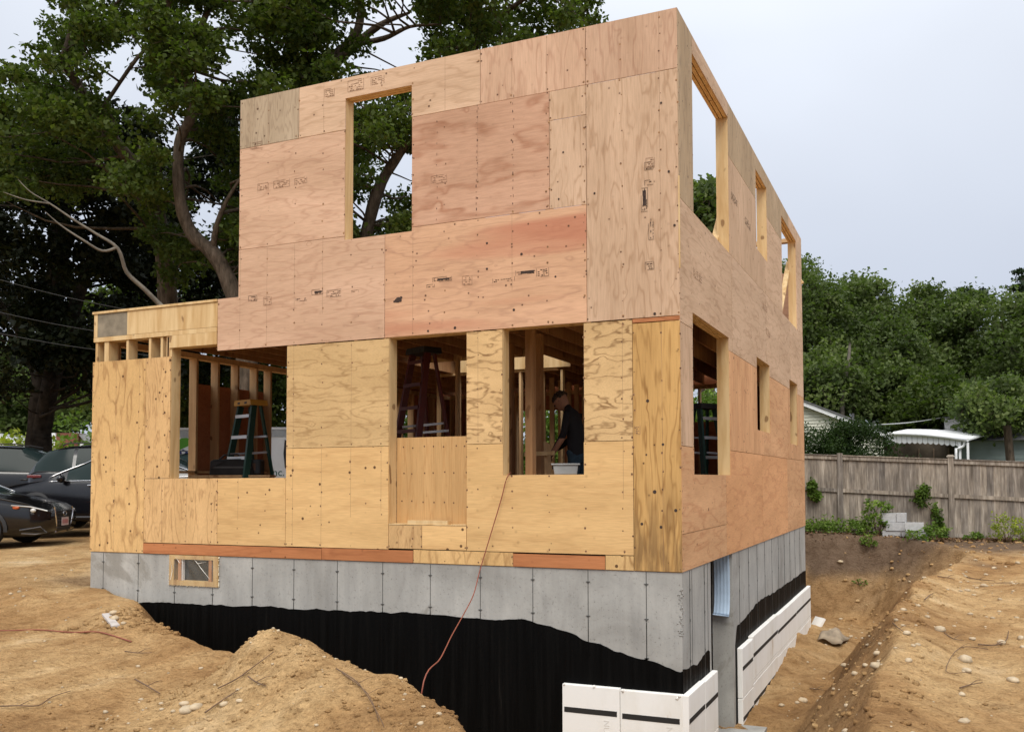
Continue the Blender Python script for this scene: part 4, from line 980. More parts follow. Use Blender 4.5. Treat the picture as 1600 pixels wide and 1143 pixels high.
# ================================================================== FENCE, BLOCKS
M_FENCE, n, b = mat('weathered_fence_wood', .92, .1)
a = noise_(n, coords(n, (9, 9, .8)), 2.2, 5, .65); c2 = noise_(n, coords(n, (1, 1, .6)), 2.2, 3, .6)
r = ramp_(n, [(.3, (.15, .128, .108)), (.52, (.285, .25, .215)), (.75, (.50, .455, .40))]); n.links.new(a.outputs[0], r.inputs[0])
r2 = ramp_(n, [(.35, (.72, .72, .72)), (.7, (1.25, 1.24, 1.2))]); n.links.new(c2.outputs[0], r2.inputs[0])
oi = N(n, 'ShaderNodeObjectInfo'); r4 = ramp_(n, [(0, (.78, .78, .8)), (1, (1.18, 1.15, 1.1))]); n.links.new(oi.outputs['Random'], r4.inputs[0])
col = mix_(n, 1.0, mix_(n, 1.0, r.outputs[0], r2.outputs[0], 'MULTIPLY'), r4.outputs[0], 'MULTIPLY'); n.links.new(col, b.inputs['Base Color']); bump_(n, b, a.outputs[0], .3, .006)
FY = 13.6; fence = thing('wooden_fence', 'weathered grey board fence with square posts behind the pit', 'fence', (1.5, FY, -.6))
def ftop(x): return 1.445-.052*(x-.24)
posts = [-4.64, -2.2, .24, 2.68, 5.12, 7.56]
for i, x in enumerate(posts):
    zt = ftop(x)+.06
    pst = MB().box(x-.062, x+.062, FY-.07, FY+.055, -1.0, zt).build('post', M_FENCE, fence, bevel=.006)
    if i >= 3: MB().box(x-.085, x+.085, FY-.09, FY+.075, zt, zt+.03).box(x-.06, x+.06, FY-.065, FY+.05, zt+.03, zt+.05).build('post_cap', simple('pale_cap', (.42, .38, .32), .8), pst)
    if i == len(posts)-1: continue
    xa, xb = x+.063, posts[i+1]-.063
    for k, (dz, hh_) in enumerate(((-.05, .09), (-.83, .085), (-1.72, .09))):
        r_ = MB(); za, zb = ftop(xa)+dz, ftop(xb)+dz
        r_.prism([(xa, za-hh_/2), (xb, zb-hh_/2), (xb, zb+hh_/2), (xa, za+hh_/2)], 'Y', FY-.055, FY-.016).build('rail', M_FENCE, fence)
    if True: MB().prism([(xa, ftop(xa)-.004), (xb, ftop(xb)-.004), (xb, ftop(xb)+.018), (xa, ftop(xa)+.018)], 'Y', FY-.075, FY+.03).build('cap_rail', M_FENCE, fence)
    npk = 17; pw = (xb-xa)/npk
    for k in range(npk):
        a0 = xa+k*pw; t0 = ftop(a0+pw/2)-.006; g0 = .0006; dyk = random.uniform(-.008, .006)
        MB().box(a0+g0, a0+pw-g0, FY-.012+dyk, FY+.008+dyk, t0-1.85+random.uniform(-.02, .02), t0).build('picket', M_FENCE, fence)
M_BLOCK = simple('concrete_block', (.50, .51, .52), .9, var=.12, scale=20, bump=.15)
def cblock(px, py, w_, h_, Y, lab, holes=False):
    c = atY(px, py, Y); t = thing('concrete_block', lab, 'block', (c[0], Y+.1, c[2]-h_/2), random.uniform(-.06, .06), 'grey concrete blocks stacked at the fence')
    d_ = .19
    ob_local(MB().box(-w_/2, w_/2, -d_/2, -d_/2+.032, 0, h_).box(-w_/2, w_/2, d_/2-.032, d_/2, 0, h_), 'face_shell', M_BLOCK, t)
    web = MB()
    for x in (-w_/2, -.015, w_/2-.032): web.box(x+.0005, x+.0315, -d_/2+.0325, d_/2-.0325, 0.001, h_-.001)
    ob_local(web, 'web', M_BLOCK, t); return t
Yb = 12.55
cblock(1393, 835.5, .38, .19, Yb, 'bottom left block of the grey block pile'); cblock(1416, 836, .19, .19, Yb, 'short bottom block in the middle of the block pile'); cblock(1434, 838, .38, .19, Yb-.35, 'lowest block at the right, half hidden by weeds')
cblock(1399, 822, .41, .19, Yb-.02, 'long block in the second course under the upright one'); cblock(1428.5, 823, .38, .19, Yb-.35, 'right hand block with its top showing light')
cblock(1389, 808, .30, .19, Yb, 'top left block partly behind leaves'); cblock(1408.5, 808, .20, .195, Yb-.02, 'topmost squarish block of the block pile')

# ================================================================== FOLIAGE MACHINERY
def leaves(P, nrm_bias, size, jit=.35, two=False, rs=rng):
    """one folded leaf-shaped face pair per point"""
    n = len(P); t = rs.normal(size=(n, 3)); t[:, 2] -= .25; t /= np.linalg.norm(t, axis=1)[:, None]
    nb = rs.normal(size=(n, 3))*.7+np.array([0, 0, nrm_bias]); s = np.cross(t, nb); s /= np.linalg.norm(s, axis=1)[:, None]+1e-9
    L = size*(1+jit*rs.uniform(-1, 1, n))[:, None]; W = L*.36; nn = np.cross(s, t)*L*.10
    V = np.empty((n, 5, 3)); V[:, 0] = P-t*L*.5; V[:, 1] = P-s*W+t*L*.08+nn; V[:, 2] = P+t*L*.5; V[:, 3] = P+s*W+t*L*.08+nn; V[:, 4] = P
    return V
def leaf_mesh(name, P, size, m, parent, bias=1.2, tint=None, rs=rng):
    V = leaves(P, bias, size, rs=rs)[:, :4]; n = len(P); F = np.arange(n*4).reshape(n, 4)
    Tn = rs.uniform(0, 1, n)*.75 if tint is None else tint; Tn = np.clip(Tn+rs.normal(0, .10, n), 0, 1)
    return np_mesh(name, V.reshape(-1, 3), F, m, parent, tint=np.repeat(Tn, 4))
def clump_points(C, Rr, dens, flat=.62, shell=.35, rs=rng):
    out = []; tt = []
    for c, r_ in zip(C, Rr):
        n = max(8, int(dens*r_*r_)); d = rs.normal(size=(n, 3)); d /= np.linalg.norm(d, axis=1)[:, None]
        q = (shell+(1-shell)*rs.uniform(0, 1, n)**.6)*r_
        # uneven, twiggy outline
        lob = 1+.35*np.sin(d[:, 0]*5+c[0]*3)*np.sin(d[:, 1]*6+c[1]*5)+.22*np.sin(d[:, 2]*9+c[2]*7)
        P = c+d*(q*lob)[:, None]*np.array([1, 1, flat]); out.append(P); tt.append(np.full(n, .42+rs.normal(0, .13)))
    return np.concatenate(out), np.concatenate(tt)
def branch(mb, a, b_, r0, r1, sag=.0, seg=6, n=6, wob=.12):
    a = np.array(a, float); b_ = np.array(b_, float); L = np.linalg.norm(b_-a); pts = []
    w1 = rng.normal(size=3)*L*wob; w2 = rng.normal(size=3)*L*wob*.6
    for i in range(n+1):
        t = i/n; p_ = a+(b_-a)*t+w1*math.sin(math.pi*t)*.6+w2*math.sin(2*math.pi*t)*.5; p_[2] += sag*math.sin(math.pi*t)*L; pts.append(p_)
    mb.tube(pts, [r0+(r1-r0)*(i/n) for i in range(n+1)], seg, False); return pts
def tree(name, label, cat, group, trunkpts, trunkr, C, Rr, leafmat, size, dens, limbs=True, bark=None, seg=9, flat=.62, base=None, crownname='crown', limb_r=.05, bias=1.2, shell=.35):
    nested = np.ndim(trunkpts[0][0]) > 0
    TPs = trunkpts if nested else [trunkpts]; TRs = trunkr if nested else [trunkr]
    base = TPs[0][0]; t = thing(name, label, cat, tuple(float(q) for q in base), group=group)
    tk = MB()
    for pts, rad in zip(TPs, TRs):
        sp_ = smooth_path(pts, 5); rr_ = np.interp(np.linspace(0, len(rad)-1, len(sp_)), range(len(rad)), rad)
        tk.tube(sp_, [float(x)*(1+.06*math.sin(i*1.7)) for i, x in enumerate(rr_)], seg)
    allp = np.array([p for pts in TPs for p in smooth_path(pts, 5)])
    tk.build('trunk', bark or M_BARK, t)
    if limbs:
        lb = MB()
        for c, r_ in list(zip(C, Rr))[::2 if len(C) > 130 else 1]:
            dd = np.linalg.norm(allp-c, axis=1)+.9*np.clip(allp[:, 2]-c[2]+.3, 0, None); k = int(np.argmin(dd)); L = np.linalg.norm(allp[k]-c)
            if L > 9: continue
            branch(lb, allp[k], c, min(limb_r, .010+L*.009), .007, .05, 5, 5)
            for j in range(3):
                d = rng.normal(size=3); d /= np.linalg.norm(d); branch(lb, c-d*0, c+d*r_*.8, .011, .004, 0, 4, 3)
        lb.build('limb', bark or M_BARK, t)
    P, tt = clump_points(C, Rr, dens, flat, shell); leaf_mesh(crownname, P, size, leafmat, t, bias, tt); return t
def place_clumps(poly_or_box, n, d0, d1, r0, r1, gaps=(), rs=rng, fn=None):
    """scatter clumps of leaves where the photo shows foliage; returns world centres and radii"""
    C = []; Rr = []; x0, x1, y0, y1 = poly_or_box; tries = 0
    while len(C) < n and tries < n*30:
        tries += 1; x = rs.uniform(x0, x1); y = rs.uniform(y0, y1); d = rs.uniform(d0, d1); r_ = rs.uniform(r0, r1); pr = r_*F_/d
        if fn is not None and not fn(x, y): continue
        if any(math.hypot((x-g[0])/(g[2]+pr*.75), (y-g[1])/(g[3]+pr*.6)) < 1 for g in gaps): continue
        C.append(atD(x, y, d)); Rr.append(r_)
    return C, Rr
#PART3
M_BARKD = simple('dark_bark', (.035, .028, .022), .95, .1, var=.5, scale=5)
# ================================================================== TREES, LEFT
GAPS = [(0, 10, 70, 50), (22, 75, 26, 14), (190, 110, 26, 42), (205, 140, 22, 22), (270, 215, 10, 22), (328, 252, 13, 10), (325, 335, 16, 26), (322, 300, 7, 12), (625, 62, 26, 26), (630, 3, 14, 8), (563, 100, 11, 8),
        (985, 30, 48, 80), (575, 345, 17, 10), (612, 265, 14, 9), (634, 290, 8, 7), (265, 190, 8, 14), (588, 300, 7, 5)]
TP = lambda L, d: [atD(x, y, d+(z if True else 0)) for x, y, z in L]
# big oak left of centre: leaning, sinuous trunk
C, Rr = place_clumps((225, 520, -120, 430), 150, 19.1, 22.5, .30, .62, GAPS)
C2, R2 = place_clumps((225, 350, -60, 200), 34, 17.2, 18.8, .26, .5, GAPS)
b0 = atD(388, 690, 19.5); b0[2] = hz(b0[0], b0[1])-.05
tree('oak_tree', 'tall oak with a sinuous bare trunk rising left of the upper storey', 'tree', 'big trees left of the house',
     [[b0, atD(385, 560, 19.4), atD(372, 480, 19.3), atD(340, 405, 19.2), atD(300, 365, 19.1), atD(281, 310, 19), atD(280, 225, 19), atD(298, 180, 18.9), atD(294, 120, 18.8), atD(308, 60, 18.6), atD(330, 0, 18.4), atD(350, -80, 18.2)],
      [atD(332, 395, 19.2), atD(338, 355, 19), atD(352, 318, 18.9), atD(378, 275, 18.8)], [atD(294, 130, 18.8), atD(270, 60, 18.3), atD(262, 0, 18), atD(255, -70, 17.8)]],
     [[.27, .22, .19, .17, .145, .125, .11, .10, .09, .075, .055, .03], [.08, .06, .045, .02], [.07, .055, .04, .02]], C+C2, Rr+R2, L_OAK, .115, 1150)
# oak behind the middle of the roofline
C, Rr = place_clumps((400, 690, -120, 420), 175, 18, 24, .32, .66, GAPS)
b0 = atD(500, 690, 22); b0[2] = hz(b0[0], b0[1])-.05
tree('oak_tree', 'oak with forked rising limbs behind the middle of the roofline', 'tree', 'big trees left of the house',
     [[b0, atD(500, 400, 22), atD(492, 200, 22), atD(500, 110, 22), atD(535, 80, 21.8), atD(560, 45, 21.5), atD(566, -20, 21.3)], [atD(495, 130, 22), atD(560, 66, 21.5), atD(600, 36, 21.2), atD(640, 20, 21)],
      [atD(540, 72, 21.6), atD(600, 60, 21), atD(640, 42, 20.6), atD(690, 38, 20.4)], [atD(560, 420, 21), atD(590, 300, 20.7), atD(625, 240, 20.4), atD(655, 205, 20.2)]],
     [[.36, .30, .22, .17, .14, .11, .05], [.13, .10, .07, .03], [.08, .06, .04, .02], [.17, .14, .10, .05]], C, Rr, L_OAK, .12, 1150)
# oak whose crown tops the right part of the roofline
C, Rr = place_clumps((650, 905, -120, 110), 78, 19, 24, .32, .62, GAPS, fn=lambda x, y: not (x > 880 and y > 60))
C3, R3 = place_clumps((905, 935, -10, 40), 5, 20, 22, .25, .34)
b0 = atD(735, 690, 23); b0[2] = hz(b0[0], b0[1])-.05
tree('oak_tree', 'oak showing only its spreading crown above the right half of the roofline', 'tree', 'big trees left of the house',
     [[b0, atD(735, 300, 23), atD(738, 100, 23), atD(735, 20, 22.6), atD(740, -80, 22)], [atD(737, 80, 23), atD(790, 20, 22), atD(850, -20, 21.5)], [atD(736, 60, 23), atD(715, 10, 22), atD(700, -60, 21.5)]],
     [[.34, .26, .17, .12, .05], [.1, .07, .03], [.09, .06, .03]], C+C3, Rr+R3, L_OAK, .12, 1150)
# upper left oak with the slanting limb
C, Rr = place_clumps((-60, 260, -120, 300), 140, 18, 24, .32, .62, GAPS)
b0 = atD(250, 690, 22.5); b0[2] = hz(b0[0], b0[1])-.05
tree('oak_tree', 'oak with a long limb slanting up to the top left corner', 'tree', 'big trees left of the house',
     [[b0, atD(262, 480, 22), atD(235, 300, 21.5), atD(188, 232, 21), atD(150, 185, 20.5), atD(120, 130, 20), atD(100, 95, 19.6), atD(108, 60, 19.4), atD(125, -40, 19.2)], [atD(150, 185, 20.5), atD(215, 90, 20), atD(250, 60, 20), atD(240, 20, 19.8)]],
     [[.28, .24, .18, .14, .12, .10, .085, .06, .03], [.05, .04, .03, .015]], C, Rr, L_OAK, .118, 1100)
# dark maple filling the left behind the cars
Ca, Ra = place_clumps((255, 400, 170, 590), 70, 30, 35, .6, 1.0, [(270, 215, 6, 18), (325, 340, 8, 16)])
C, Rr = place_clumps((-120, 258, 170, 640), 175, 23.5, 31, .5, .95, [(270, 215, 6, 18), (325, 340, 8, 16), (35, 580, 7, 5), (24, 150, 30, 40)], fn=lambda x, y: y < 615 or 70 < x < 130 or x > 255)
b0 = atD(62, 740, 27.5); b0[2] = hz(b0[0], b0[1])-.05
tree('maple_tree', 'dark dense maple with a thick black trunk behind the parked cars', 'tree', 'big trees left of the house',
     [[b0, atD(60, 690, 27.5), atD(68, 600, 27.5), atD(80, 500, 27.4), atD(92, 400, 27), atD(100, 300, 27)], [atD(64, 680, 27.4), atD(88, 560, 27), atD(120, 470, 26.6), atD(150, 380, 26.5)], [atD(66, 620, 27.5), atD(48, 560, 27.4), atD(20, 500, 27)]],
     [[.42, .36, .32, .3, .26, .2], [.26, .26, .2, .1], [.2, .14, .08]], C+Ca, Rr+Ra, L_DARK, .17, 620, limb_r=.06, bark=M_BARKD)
# low foliage screen further back, left
C, Rr = place_clumps((150, 700, 440, 655), 95, 32, 39, .7, 1.2, [(325, 340, 8, 16)], fn=lambda x, y: y > 440)
C4, R4 = place_clumps((262, 460, 570, 672), 34, 31.5, 34, .55, .9); C = C+C4; Rr = Rr+R4
b0 = atD(230, 700, 35); b0[2] = .0
tree('maple_tree', 'low dark tree seen through the openings of the one storey wing', 'tree', 'big trees left of the house',
     [[b0, atD(232, 600, 35), atD(240, 480, 34.5)], [atD(232, 640, 35), atD(400, 560, 34), atD(520, 500, 33.5)]], [[.4, .3, .12], [.2, .12, .05]], C, Rr, L_OAK, .2, 420, limb_r=.08)
C, Rr = place_clumps((-140, 170, 545, 668), 60, 52, 62, 1.3, 2.2)
b0 = atD(20, 720, 58); b0[2] = .0
tree('broadleaf_tree', 'distant green tree line behind the small houses at the left', 'tree', 'trees behind the small houses', [b0, atD(22, 650, 58), atD(30, 580, 57)], [.4, .3, .12], C, Rr, L_FAR, .34, 150, limb_r=.08)
# bare dead limb with two arms
dl = MB()
for L, r_ in (([(252, 478, 17.2), (226, 452, 17), (198, 425, 16.8), (184, 388, 16.6), (150, 365, 16.5), (118, 345, 16.4), (78, 318, 16.3), (48, 300, 16.2), (28, 280, 16.2)], [.05, .044, .038, .031, .025, .02, .015, .010, .005]),
              ([(184, 386, 16.6), (160, 392, 16.5), (130, 375, 16.3), (95, 352, 16.2), (70, 330, 16.1)], [.03, .025, .02, .014, .006]), ([(78, 318, 16.3), (40, 312, 16.2), (5, 300, 16.1)], [.018, .012, .005])):
    dl.tube(smooth_path([atD(x, y, d) for x, y, d in L], 4), list(np.interp(np.linspace(0, len(r_)-1, (len(L)-1)*4+1), range(len(r_)), r_)), 7)
dlo = thing('dead_limb', None, None, tuple(atD(252, 478, 17.2)))
bb_ = atD(262, 640, 17.6)
dead = thing('dead_tree', 'bare pale dead tree limb arching left above the parked cars', 'dead tree', (bb_[0], bb_[1], hz(bb_[0], bb_[1])-.05))
bpy.data.objects.remove(dlo)
dl.build('limb', M_DEADB, dead); tkp = [(bb_[0], bb_[1], hz(bb_[0], bb_[1])-.05), atD(262, 620, 17.6), atD(265, 540, 17.5), atD(252, 478, 17.2)]
MB().tube(smooth_path(tkp, 4), list(np.linspace(.12, .078, 13)), 8).build('trunk', M_DEADB, dead)
# shrubs right behind the house, seen through its openings
def shrub(name, label, cat, c, r_, n, size, m, h=1.0, group=None, dens=900, stems=7):
    t = thing(name, label, cat, tuple(c), group=group); C = []; Rr = []; st_ = MB()
    for k in range(n):
        a_ = random.uniform(0, 2*math.pi); q = r_*math.sqrt(random.random())*.85; z = random.uniform(.15, 1)*h*(1-.4*(q/r_)**2)
        C.append(np.array([c[0]+q*math.cos(a_), c[1]+q*math.sin(a_), c[2]+z])); Rr.append(r_*random.uniform(.22, .40))
    for k in range(min(stems, n)): branch(st_, c, C[k], .008+.004*h, .003, .05, 4, 4)
    st_.build('stem', M_TWIG, t); P, tt = clump_points(C, Rr, dens, .8, .2); P = P[P[:, 2] > c[2]-.02]; tt = tt[:len(P)]
    leaf_mesh('foliage', P, size, m, t, .9, tt+.1); return t
for i, (px, Yy, h_, lab) in enumerate(((856, 12.8, 3.0, 'tall leafy shrub seen through the right front opening'), (630, 12.6, 2.4, 'leafy shrub seen through the middle opening beside the red ladder'), (1100, 14.0, 3.2, 'shrub seen through the tall opening of the right wall'))):
    c = atY(px, 750, Yy); z0 = hz(c[0], c[1]); c[2] = z0
    shrub('leafy_shrub', lab, 'shrub', c, 1.5, 110, .13, L_SHRUB, h_*1.15, dens=560)
# sycamore crown seen through the upper right-hand opening
C, Rr = place_clumps((1072, 1145, 268, 430), 46, 24, 27, .4, .7, fn=lambda x, y: y > 275+abs(x-1105)*1.1)
b0 = atD(1105, 745, 26); b0[2] = -.45
tree('round_tree', 'tree seen through the big upper opening of the right wall', 'tree', 'trees behind the house', [b0, atD(1106, 500, 26), atD(1105, 380, 26), atD(1104, 320, 26)], [.25, .2, .12, .05], C, Rr, L_FAR, .19, 430)
# ================================================================== TREES, RIGHT
def far_tree(cx, cy, rx, ry, d, lab, m=L_FAR, n=60, name='broadleaf_tree', r0=.8, r1=1.5, size=.19, dens=330, bot=690, flat=.7):
    C = []; Rr = []
    while len(C) < n:
        a_ = random.uniform(0, 2*math.pi); q = math.sqrt(random.uniform(.0, 1)); x = cx+rx*q*math.cos(a_); y = cy+ry*q*math.sin(a_)
        dep = d+random.uniform(-1, 1)*2.6*math.sqrt(max(0, 1-q*q))-.6; C.append(atD(x, y, dep)); Rr.append(random.uniform(r0, r1)*(1-.35*q))
    b0 = atD(cx, bot, d); b0[2] = -.5
    return tree(name, lab, 'tree', 'row of trees beyond the fence', [b0, atD(cx+4, (cy+bot)/2, d), atD(cx, cy, d), atD(cx-3, cy-ry*.6, d)], [.34, .26, .18, .06], C, Rr, m, size, dens, limb_r=.09, flat=flat, base=b0)
far_tree(1252, 520, 62, 112, 42, 'tree crown directly beside the far corner of the house', n=85)
far_tree(1335, 530, 62, 102, 45, 'broad green tree left of the sky gap', n=85)
far_tree(1445, 545, 62, 98, 46, 'rounded green tree behind the white patio roof', n=80)
far_tree(1395, 590, 62, 85, 40, 'lower tree between two taller ones above the awning', n=75)
far_tree(1520, 555, 58, 92, 43, 'green tree under the dark pine top', n=80)
far_tree(1600, 560, 66, 100, 40, 'tree filling the right edge of the photo', n=85)
far_tree(1300, 610, 65, 60, 38, 'low tree rising behind the pale siding gable', n=55)
far_tree(1560, 640, 62, 48, 31, 'overhanging tree boughs above the grey green house', n=60, r0=.5, r1=.9, size=.15, dens=480, bot=720)
far_tree(1470, 640, 70, 45, 36, 'dark tree mass behind the patio roof', n=50, m=L_OAK)
far_tree(1518, 468, 28, 22, 54, 'dark pine top above the green trees', m=L_PINE, n=24, name='pine_tree', r0=.5, r1=.9, size=.22, dens=420, flat=.45)
far_tree(1604, 455, 24, 44, 50, 'dark open pine at the right edge', m=L_PINE, n=22, name='pine_tree', r0=.4, r1=.8, size=.2, dens=420, flat=.4)
far_tree(1690, 590, 60, 110, 42, 'tree just past the right edge', n=50)
pl = MB().tube(smooth_path([atD(1318, 690, 36), atD(1316, 620, 36), atD(1325, 570, 36), atD(1328, 535, 36)], 4), list(np.linspace(.12, .05, 13)), 7).build('pale_trunk', M_DEADB, origin=atD(1318, 690, 36))
pl.location.z = pl.location.z; tag(pl, 'slim pale bare trunk standing in front of the dark trees above the gable', 'trunk')
# hedge behind the fence
hedge = thing('yew_hedge', 'dark green yew hedge rising behind the fence', 'hedge', (-.4, 16.8, -.5)); C = []; Rr = []
for k in range(230):
    x = random.uniform(-4.5, 1.75); top_ = 2.3-.08*abs(x-.2)**1.3-(1.6*max(0, x-1.05)); z = random.uniform(-.3, top_); C.append(np.array([x, 16.6+random.uniform(-.7, .7), z])); Rr.append(random.uniform(.32, .5))
P, tt = clump_points(C, Rr, 3600, .9, .3); leaf_mesh('foliage', P, .06, L_HEDGE, hedge, 1.0, tt)
st_ = MB(); [branch(st_, (x, 16.6, -.5), (x+.2, 16.6, 1.2), .05, .02) for x in (-3.5, -2, -.5, .8)]; st_.build('stem', M_BARK, hedge)

# ================================================================== NEIGHBOURS
M_SID = simple('cream_siding', (.60, .60, .50), .6, var=.04); M_WHT = simple('white_trim', (.78, .79, .80), .5, var=.04); M_ROOFG = simple('grey_shingles', (.16, .16, .165), .9, var=.25, scale=8)
M_TEAL = simple('grey_green_siding', (.20, .245, .24), .75, var=.12, scale=3); M_BRICK = simple('red_brick', (.20, .075, .05), .9, var=.25, scale=5)
hA = thing('neighbour_house', 'cream sided neighbouring house with white gable trim behind the hedge', 'house', (-3, 26, -.5)); gy_ = 25.5
apx = atY(1175, 596, gy_); ev = atY(1396, 681, gy_); slope = (apx[2]-ev[2])/(apx[0]-ev[0]); lx = 2*apx[0]-ev[0]
body = [(lx+.3, -.5), (ev[0]-.35, -.5), (ev[0]-.35, ev[2]-.1), (apx[0], apx[2]-.22), (lx+.3, ev[2]-.1)]
MB().prism(body, 'Y', gy_+.25, gy_+8).build('wall', M_SID, hA)
z = ev[2]-1.6; k = 0
while z < apx[2]-.3:
    hw = (apx[2]-.2-z)/abs(slope); xa, xb = max(apx[0]-hw, lx+.3), min(apx[0]+hw, ev[0]-.35)
    if xb-xa > .3: MB().add([(xa, gy_+.215, z), (xb, gy_+.215, z), (xb, gy_+.249, z+.118), (xa, gy_+.249, z+.118), (xa, gy_+.2495, z), (xb, gy_+.2495, z)], [(0, 1, 2, 3), (0, 4, 5, 1)]).build('clapboard', M_SID, hA)
    z += .12
for s, xe in ((1, ev[0]), (-1, lx)):
    MB().prism([(apx[0], apx[2]), (xe, ev[2]), (xe, ev[2]-.16), (apx[0], apx[2]-.17)][::s], 'Y', gy_-.03, gy_+.24).build('rake_board', M_WHT, hA)
    MB().prism([(apx[0], apx[2]+.05), (xe+s*.1, ev[2]+.02), (xe+s*.1, ev[2]-.02), (apx[0], apx[2])][::s], 'Y', gy_-.08, gy_+8.2).build('roof', M_ROOFG, hA)
for px, py, h_ in ((1333, 664, .45), (1366, 674, .40)):
    q = atY(px, py, gy_+1.2); MB().tube([(q[0], q[1], q[2]-.6), (q[0], q[1], q[2]+h_)], .05, 8).build('vent_pipe', simple('grey_pipe', (.25, .25, .25), .7), hA)
# patio roof with scalloped white valance
aL = atY(1386, 676, 23.4); aR = atY(1512, 686, 21.3)
aw = thing('patio_roof', 'white metal patio roof with scalloped edge, posts and gutter beyond the fence', 'patio roof', (2.0, 22.5, -.5))
def aw_pt(t, dz): q = aL+(aR-aL)*t; return (q[0], q[1], q[2]+dz+.10*math.sin(math.pi*t)*.6)
rf = MB(); nseg = 10
back_off = np.array([.6, 2.6, .25]); V = []; 
for i in range(nseg+1):
    q = np.array(aw_pt(i/nseg, 0)); V += [q, q+np.array([0, 0, -.05]), q+back_off, q+back_off+np.array([0, 0, -.05])]
Fq = []
for i in range(nseg):
    a = i*4; b2 = a+4; Fq += [(a, b2, b2+2, a+2), (a+1, a+3, b2+3, b2+1), (a, a+1, b2+1, b2), (a+2, b2+2, b2+3, a+3)]
Fq += [(0, 2, 3, 1), (nseg*4, nseg*4+1, nseg*4+3, nseg*4+2)]; rf.add(V, Fq).build('roof_sheet', M_WHT, aw)
for i in range(14):
    t0, t1 = i/14*.93, (i+.93)/14*.93; dv = .27-.008*i; a, b2 = np.array(aw_pt(t0, -.06)), np.array(aw_pt(t1, -.06)); tt_ = []
    for j in range(7):
        u = j/6; q = a+(b2-a)*u; tt_.append(q-np.array([0, 0, dv+.05*math.sin(math.pi*u)]))
    V = [a, b2]+tt_[::-1]; V2 = [v_+np.array([0, .03, 0]) for v_ in V]; m_ = len(V)
    MB().add(V+V2, [tuple(range(m_)), tuple(range(2*m_-1, m_-1, -1))]+[(k, (k+1) % m_, (k+1) % m_+m_, k+m_) for k in range(m_)]).build('scallop', M_WHT, aw)
gt = [np.array(aw_pt(t, .0))+np.array([0, -.06, -.03]) for t in (0, .25, .5, .75, 1)]; MB().tube(gt, .055, 8).build('gutter', M_WHT, aw)
q = np.array(aw_pt(.96, -.08)); MB().tube(smooth_path([q, q+np.array([-.02, 0, -.14]), q+np.array([-.2, 0, -.24]), q+np.array([-.24, 0, -.4]), q+np.array([-.24, 0, -2.4])], 3), .04, 7).build('downspout', M_WHT, aw)
for t in (.91, 1.0): q = np.array(aw_pt(t, -.1)); MB().box(q[0]-.035, q[0]+.035, q[1]-.03, q[1]+.04, -.5, q[2]).build('post', M_WHT, aw)
bw = MB().box(aL[0]-1.5, aR[0]+.2, aL[1]+2.7, aL[1]+2.9, -.5, 2.45).build('rear_wall', simple('brown_cladding', (.10, .078, .058), .85, var=.2), aw)
MB().box(aL[0]+.35, aL[0]+.85, aL[1]+2.66, aL[1]+2.698, -.5, 1.55).build('dark_doorway', M_GLASSD, bw)
for i in range(4): MB().box(aL[0]+.95+i*.5, aL[0]+1.0+i*.5, aL[1]+2.64, aL[1]+2.698, -.5, 1.98).build('mullion', simple('brown_mullion', (.2, .14, .1), .8), bw)
# grey green house far right
q0 = atD(1494, 745, 30); hB = thing('neighbour_house', 'grey green house with dark corner post half hidden under the boughs', 'house', (q0[0]+3, q0[1], -.5))
MB().box(q0[0], q0[0]+8, q0[1], q0[1]+6, -.5, 2.15).build('wall', M_TEAL, hB)
for i in range(16): MB().box(q0[0]+.001, q0[0]+8, q0[1]-.012, q0[1]-.001, -.4+i*.16, -.4+i*.16+.012).build('siding_joint', M_TEAL, hB)
MB().prism([(q0[1]-.4, 2.15), (q0[1]+6.4, 2.15), (q0[1]+3, 3.2)], 'X', q0[0]-.3, q0[0]+8.3).build('roof', M_ROOFG, hB)
q = atD(1583, 745, 25); tag(MB().tube([(q[0], q[1], -.5), (q[0]-.05, q[1], 1.2), (q[0]-.12, q[1], 2.4)], [.13, .12, .11], 8).build('dark_tree_trunk', M_BARK, origin=(q[0], q[1], -.5)), 'dark upright trunk in front of the grey green house', 'tree trunk')
# houses behind the cars
hC = thing('small_gabled_house', 'low cream house with white eaves behind the leftmost car', 'house', tuple(atD(10, 745, 46)*np.array([1, 1, 0])))
a, b2, c_ = atD(-60, 672, 46), atD(0, 676, 46), atD(36, 694, 46)
def facade(P, th=6):
    P = [np.array(p_) for p_ in P]; n_ = np.array([-.55, .83, 0]); V = P+[p_+n_*th for p_ in P]; m_ = len(P)
    return MB().add(V, [tuple(range(m_)), tuple(range(2*m_-1, m_-1, -1))]+[(k, (k+1) % m_, (k+1) % m_+m_, k+m_) for k in range(m_)])
facade([atD(-80, 760, 46), atD(33, 760, 46), atD(33, 698, 46), atD(-5, 683, 46), atD(-80, 683, 46)]).build('wall', M_SID, hC)
facade([atD(-85, 679, 45.8), atD(-3, 679, 45.8), atD(38, 697, 45.8), atD(38, 701, 45.8), atD(-5, 684, 45.8), atD(-85, 684, 45.8)], .3).build('rake_board', M_WHT, hC)
facade([atD(-85, 679, 45.9), atD(-3, 679, 45.9), atD(38, 697, 45.9), atD(42, 681, 52), atD(-85, 668, 52)], .1).build('roof', simple('pale_roof', (.36, .37, .38), .85), hC)
hD = thing('brick_chimney_house', 'low house with red brick gable and pale roof behind the maple trunk', 'house', tuple(atD(105, 745, 50)*np.array([1, 1, 0])))
facade([atD(60, 760, 50), atD(210, 760, 50), atD(210, 690, 50), atD(140, 682, 50), atD(60, 690, 50)]).build('wall', M_SID, hD)
facade([atD(88, 698, 49.5), atD(121, 698, 49.5), atD(121, 676, 49.5), atD(88, 676, 49.5)], 1).build('brick_wall', M_BRICK, hD)
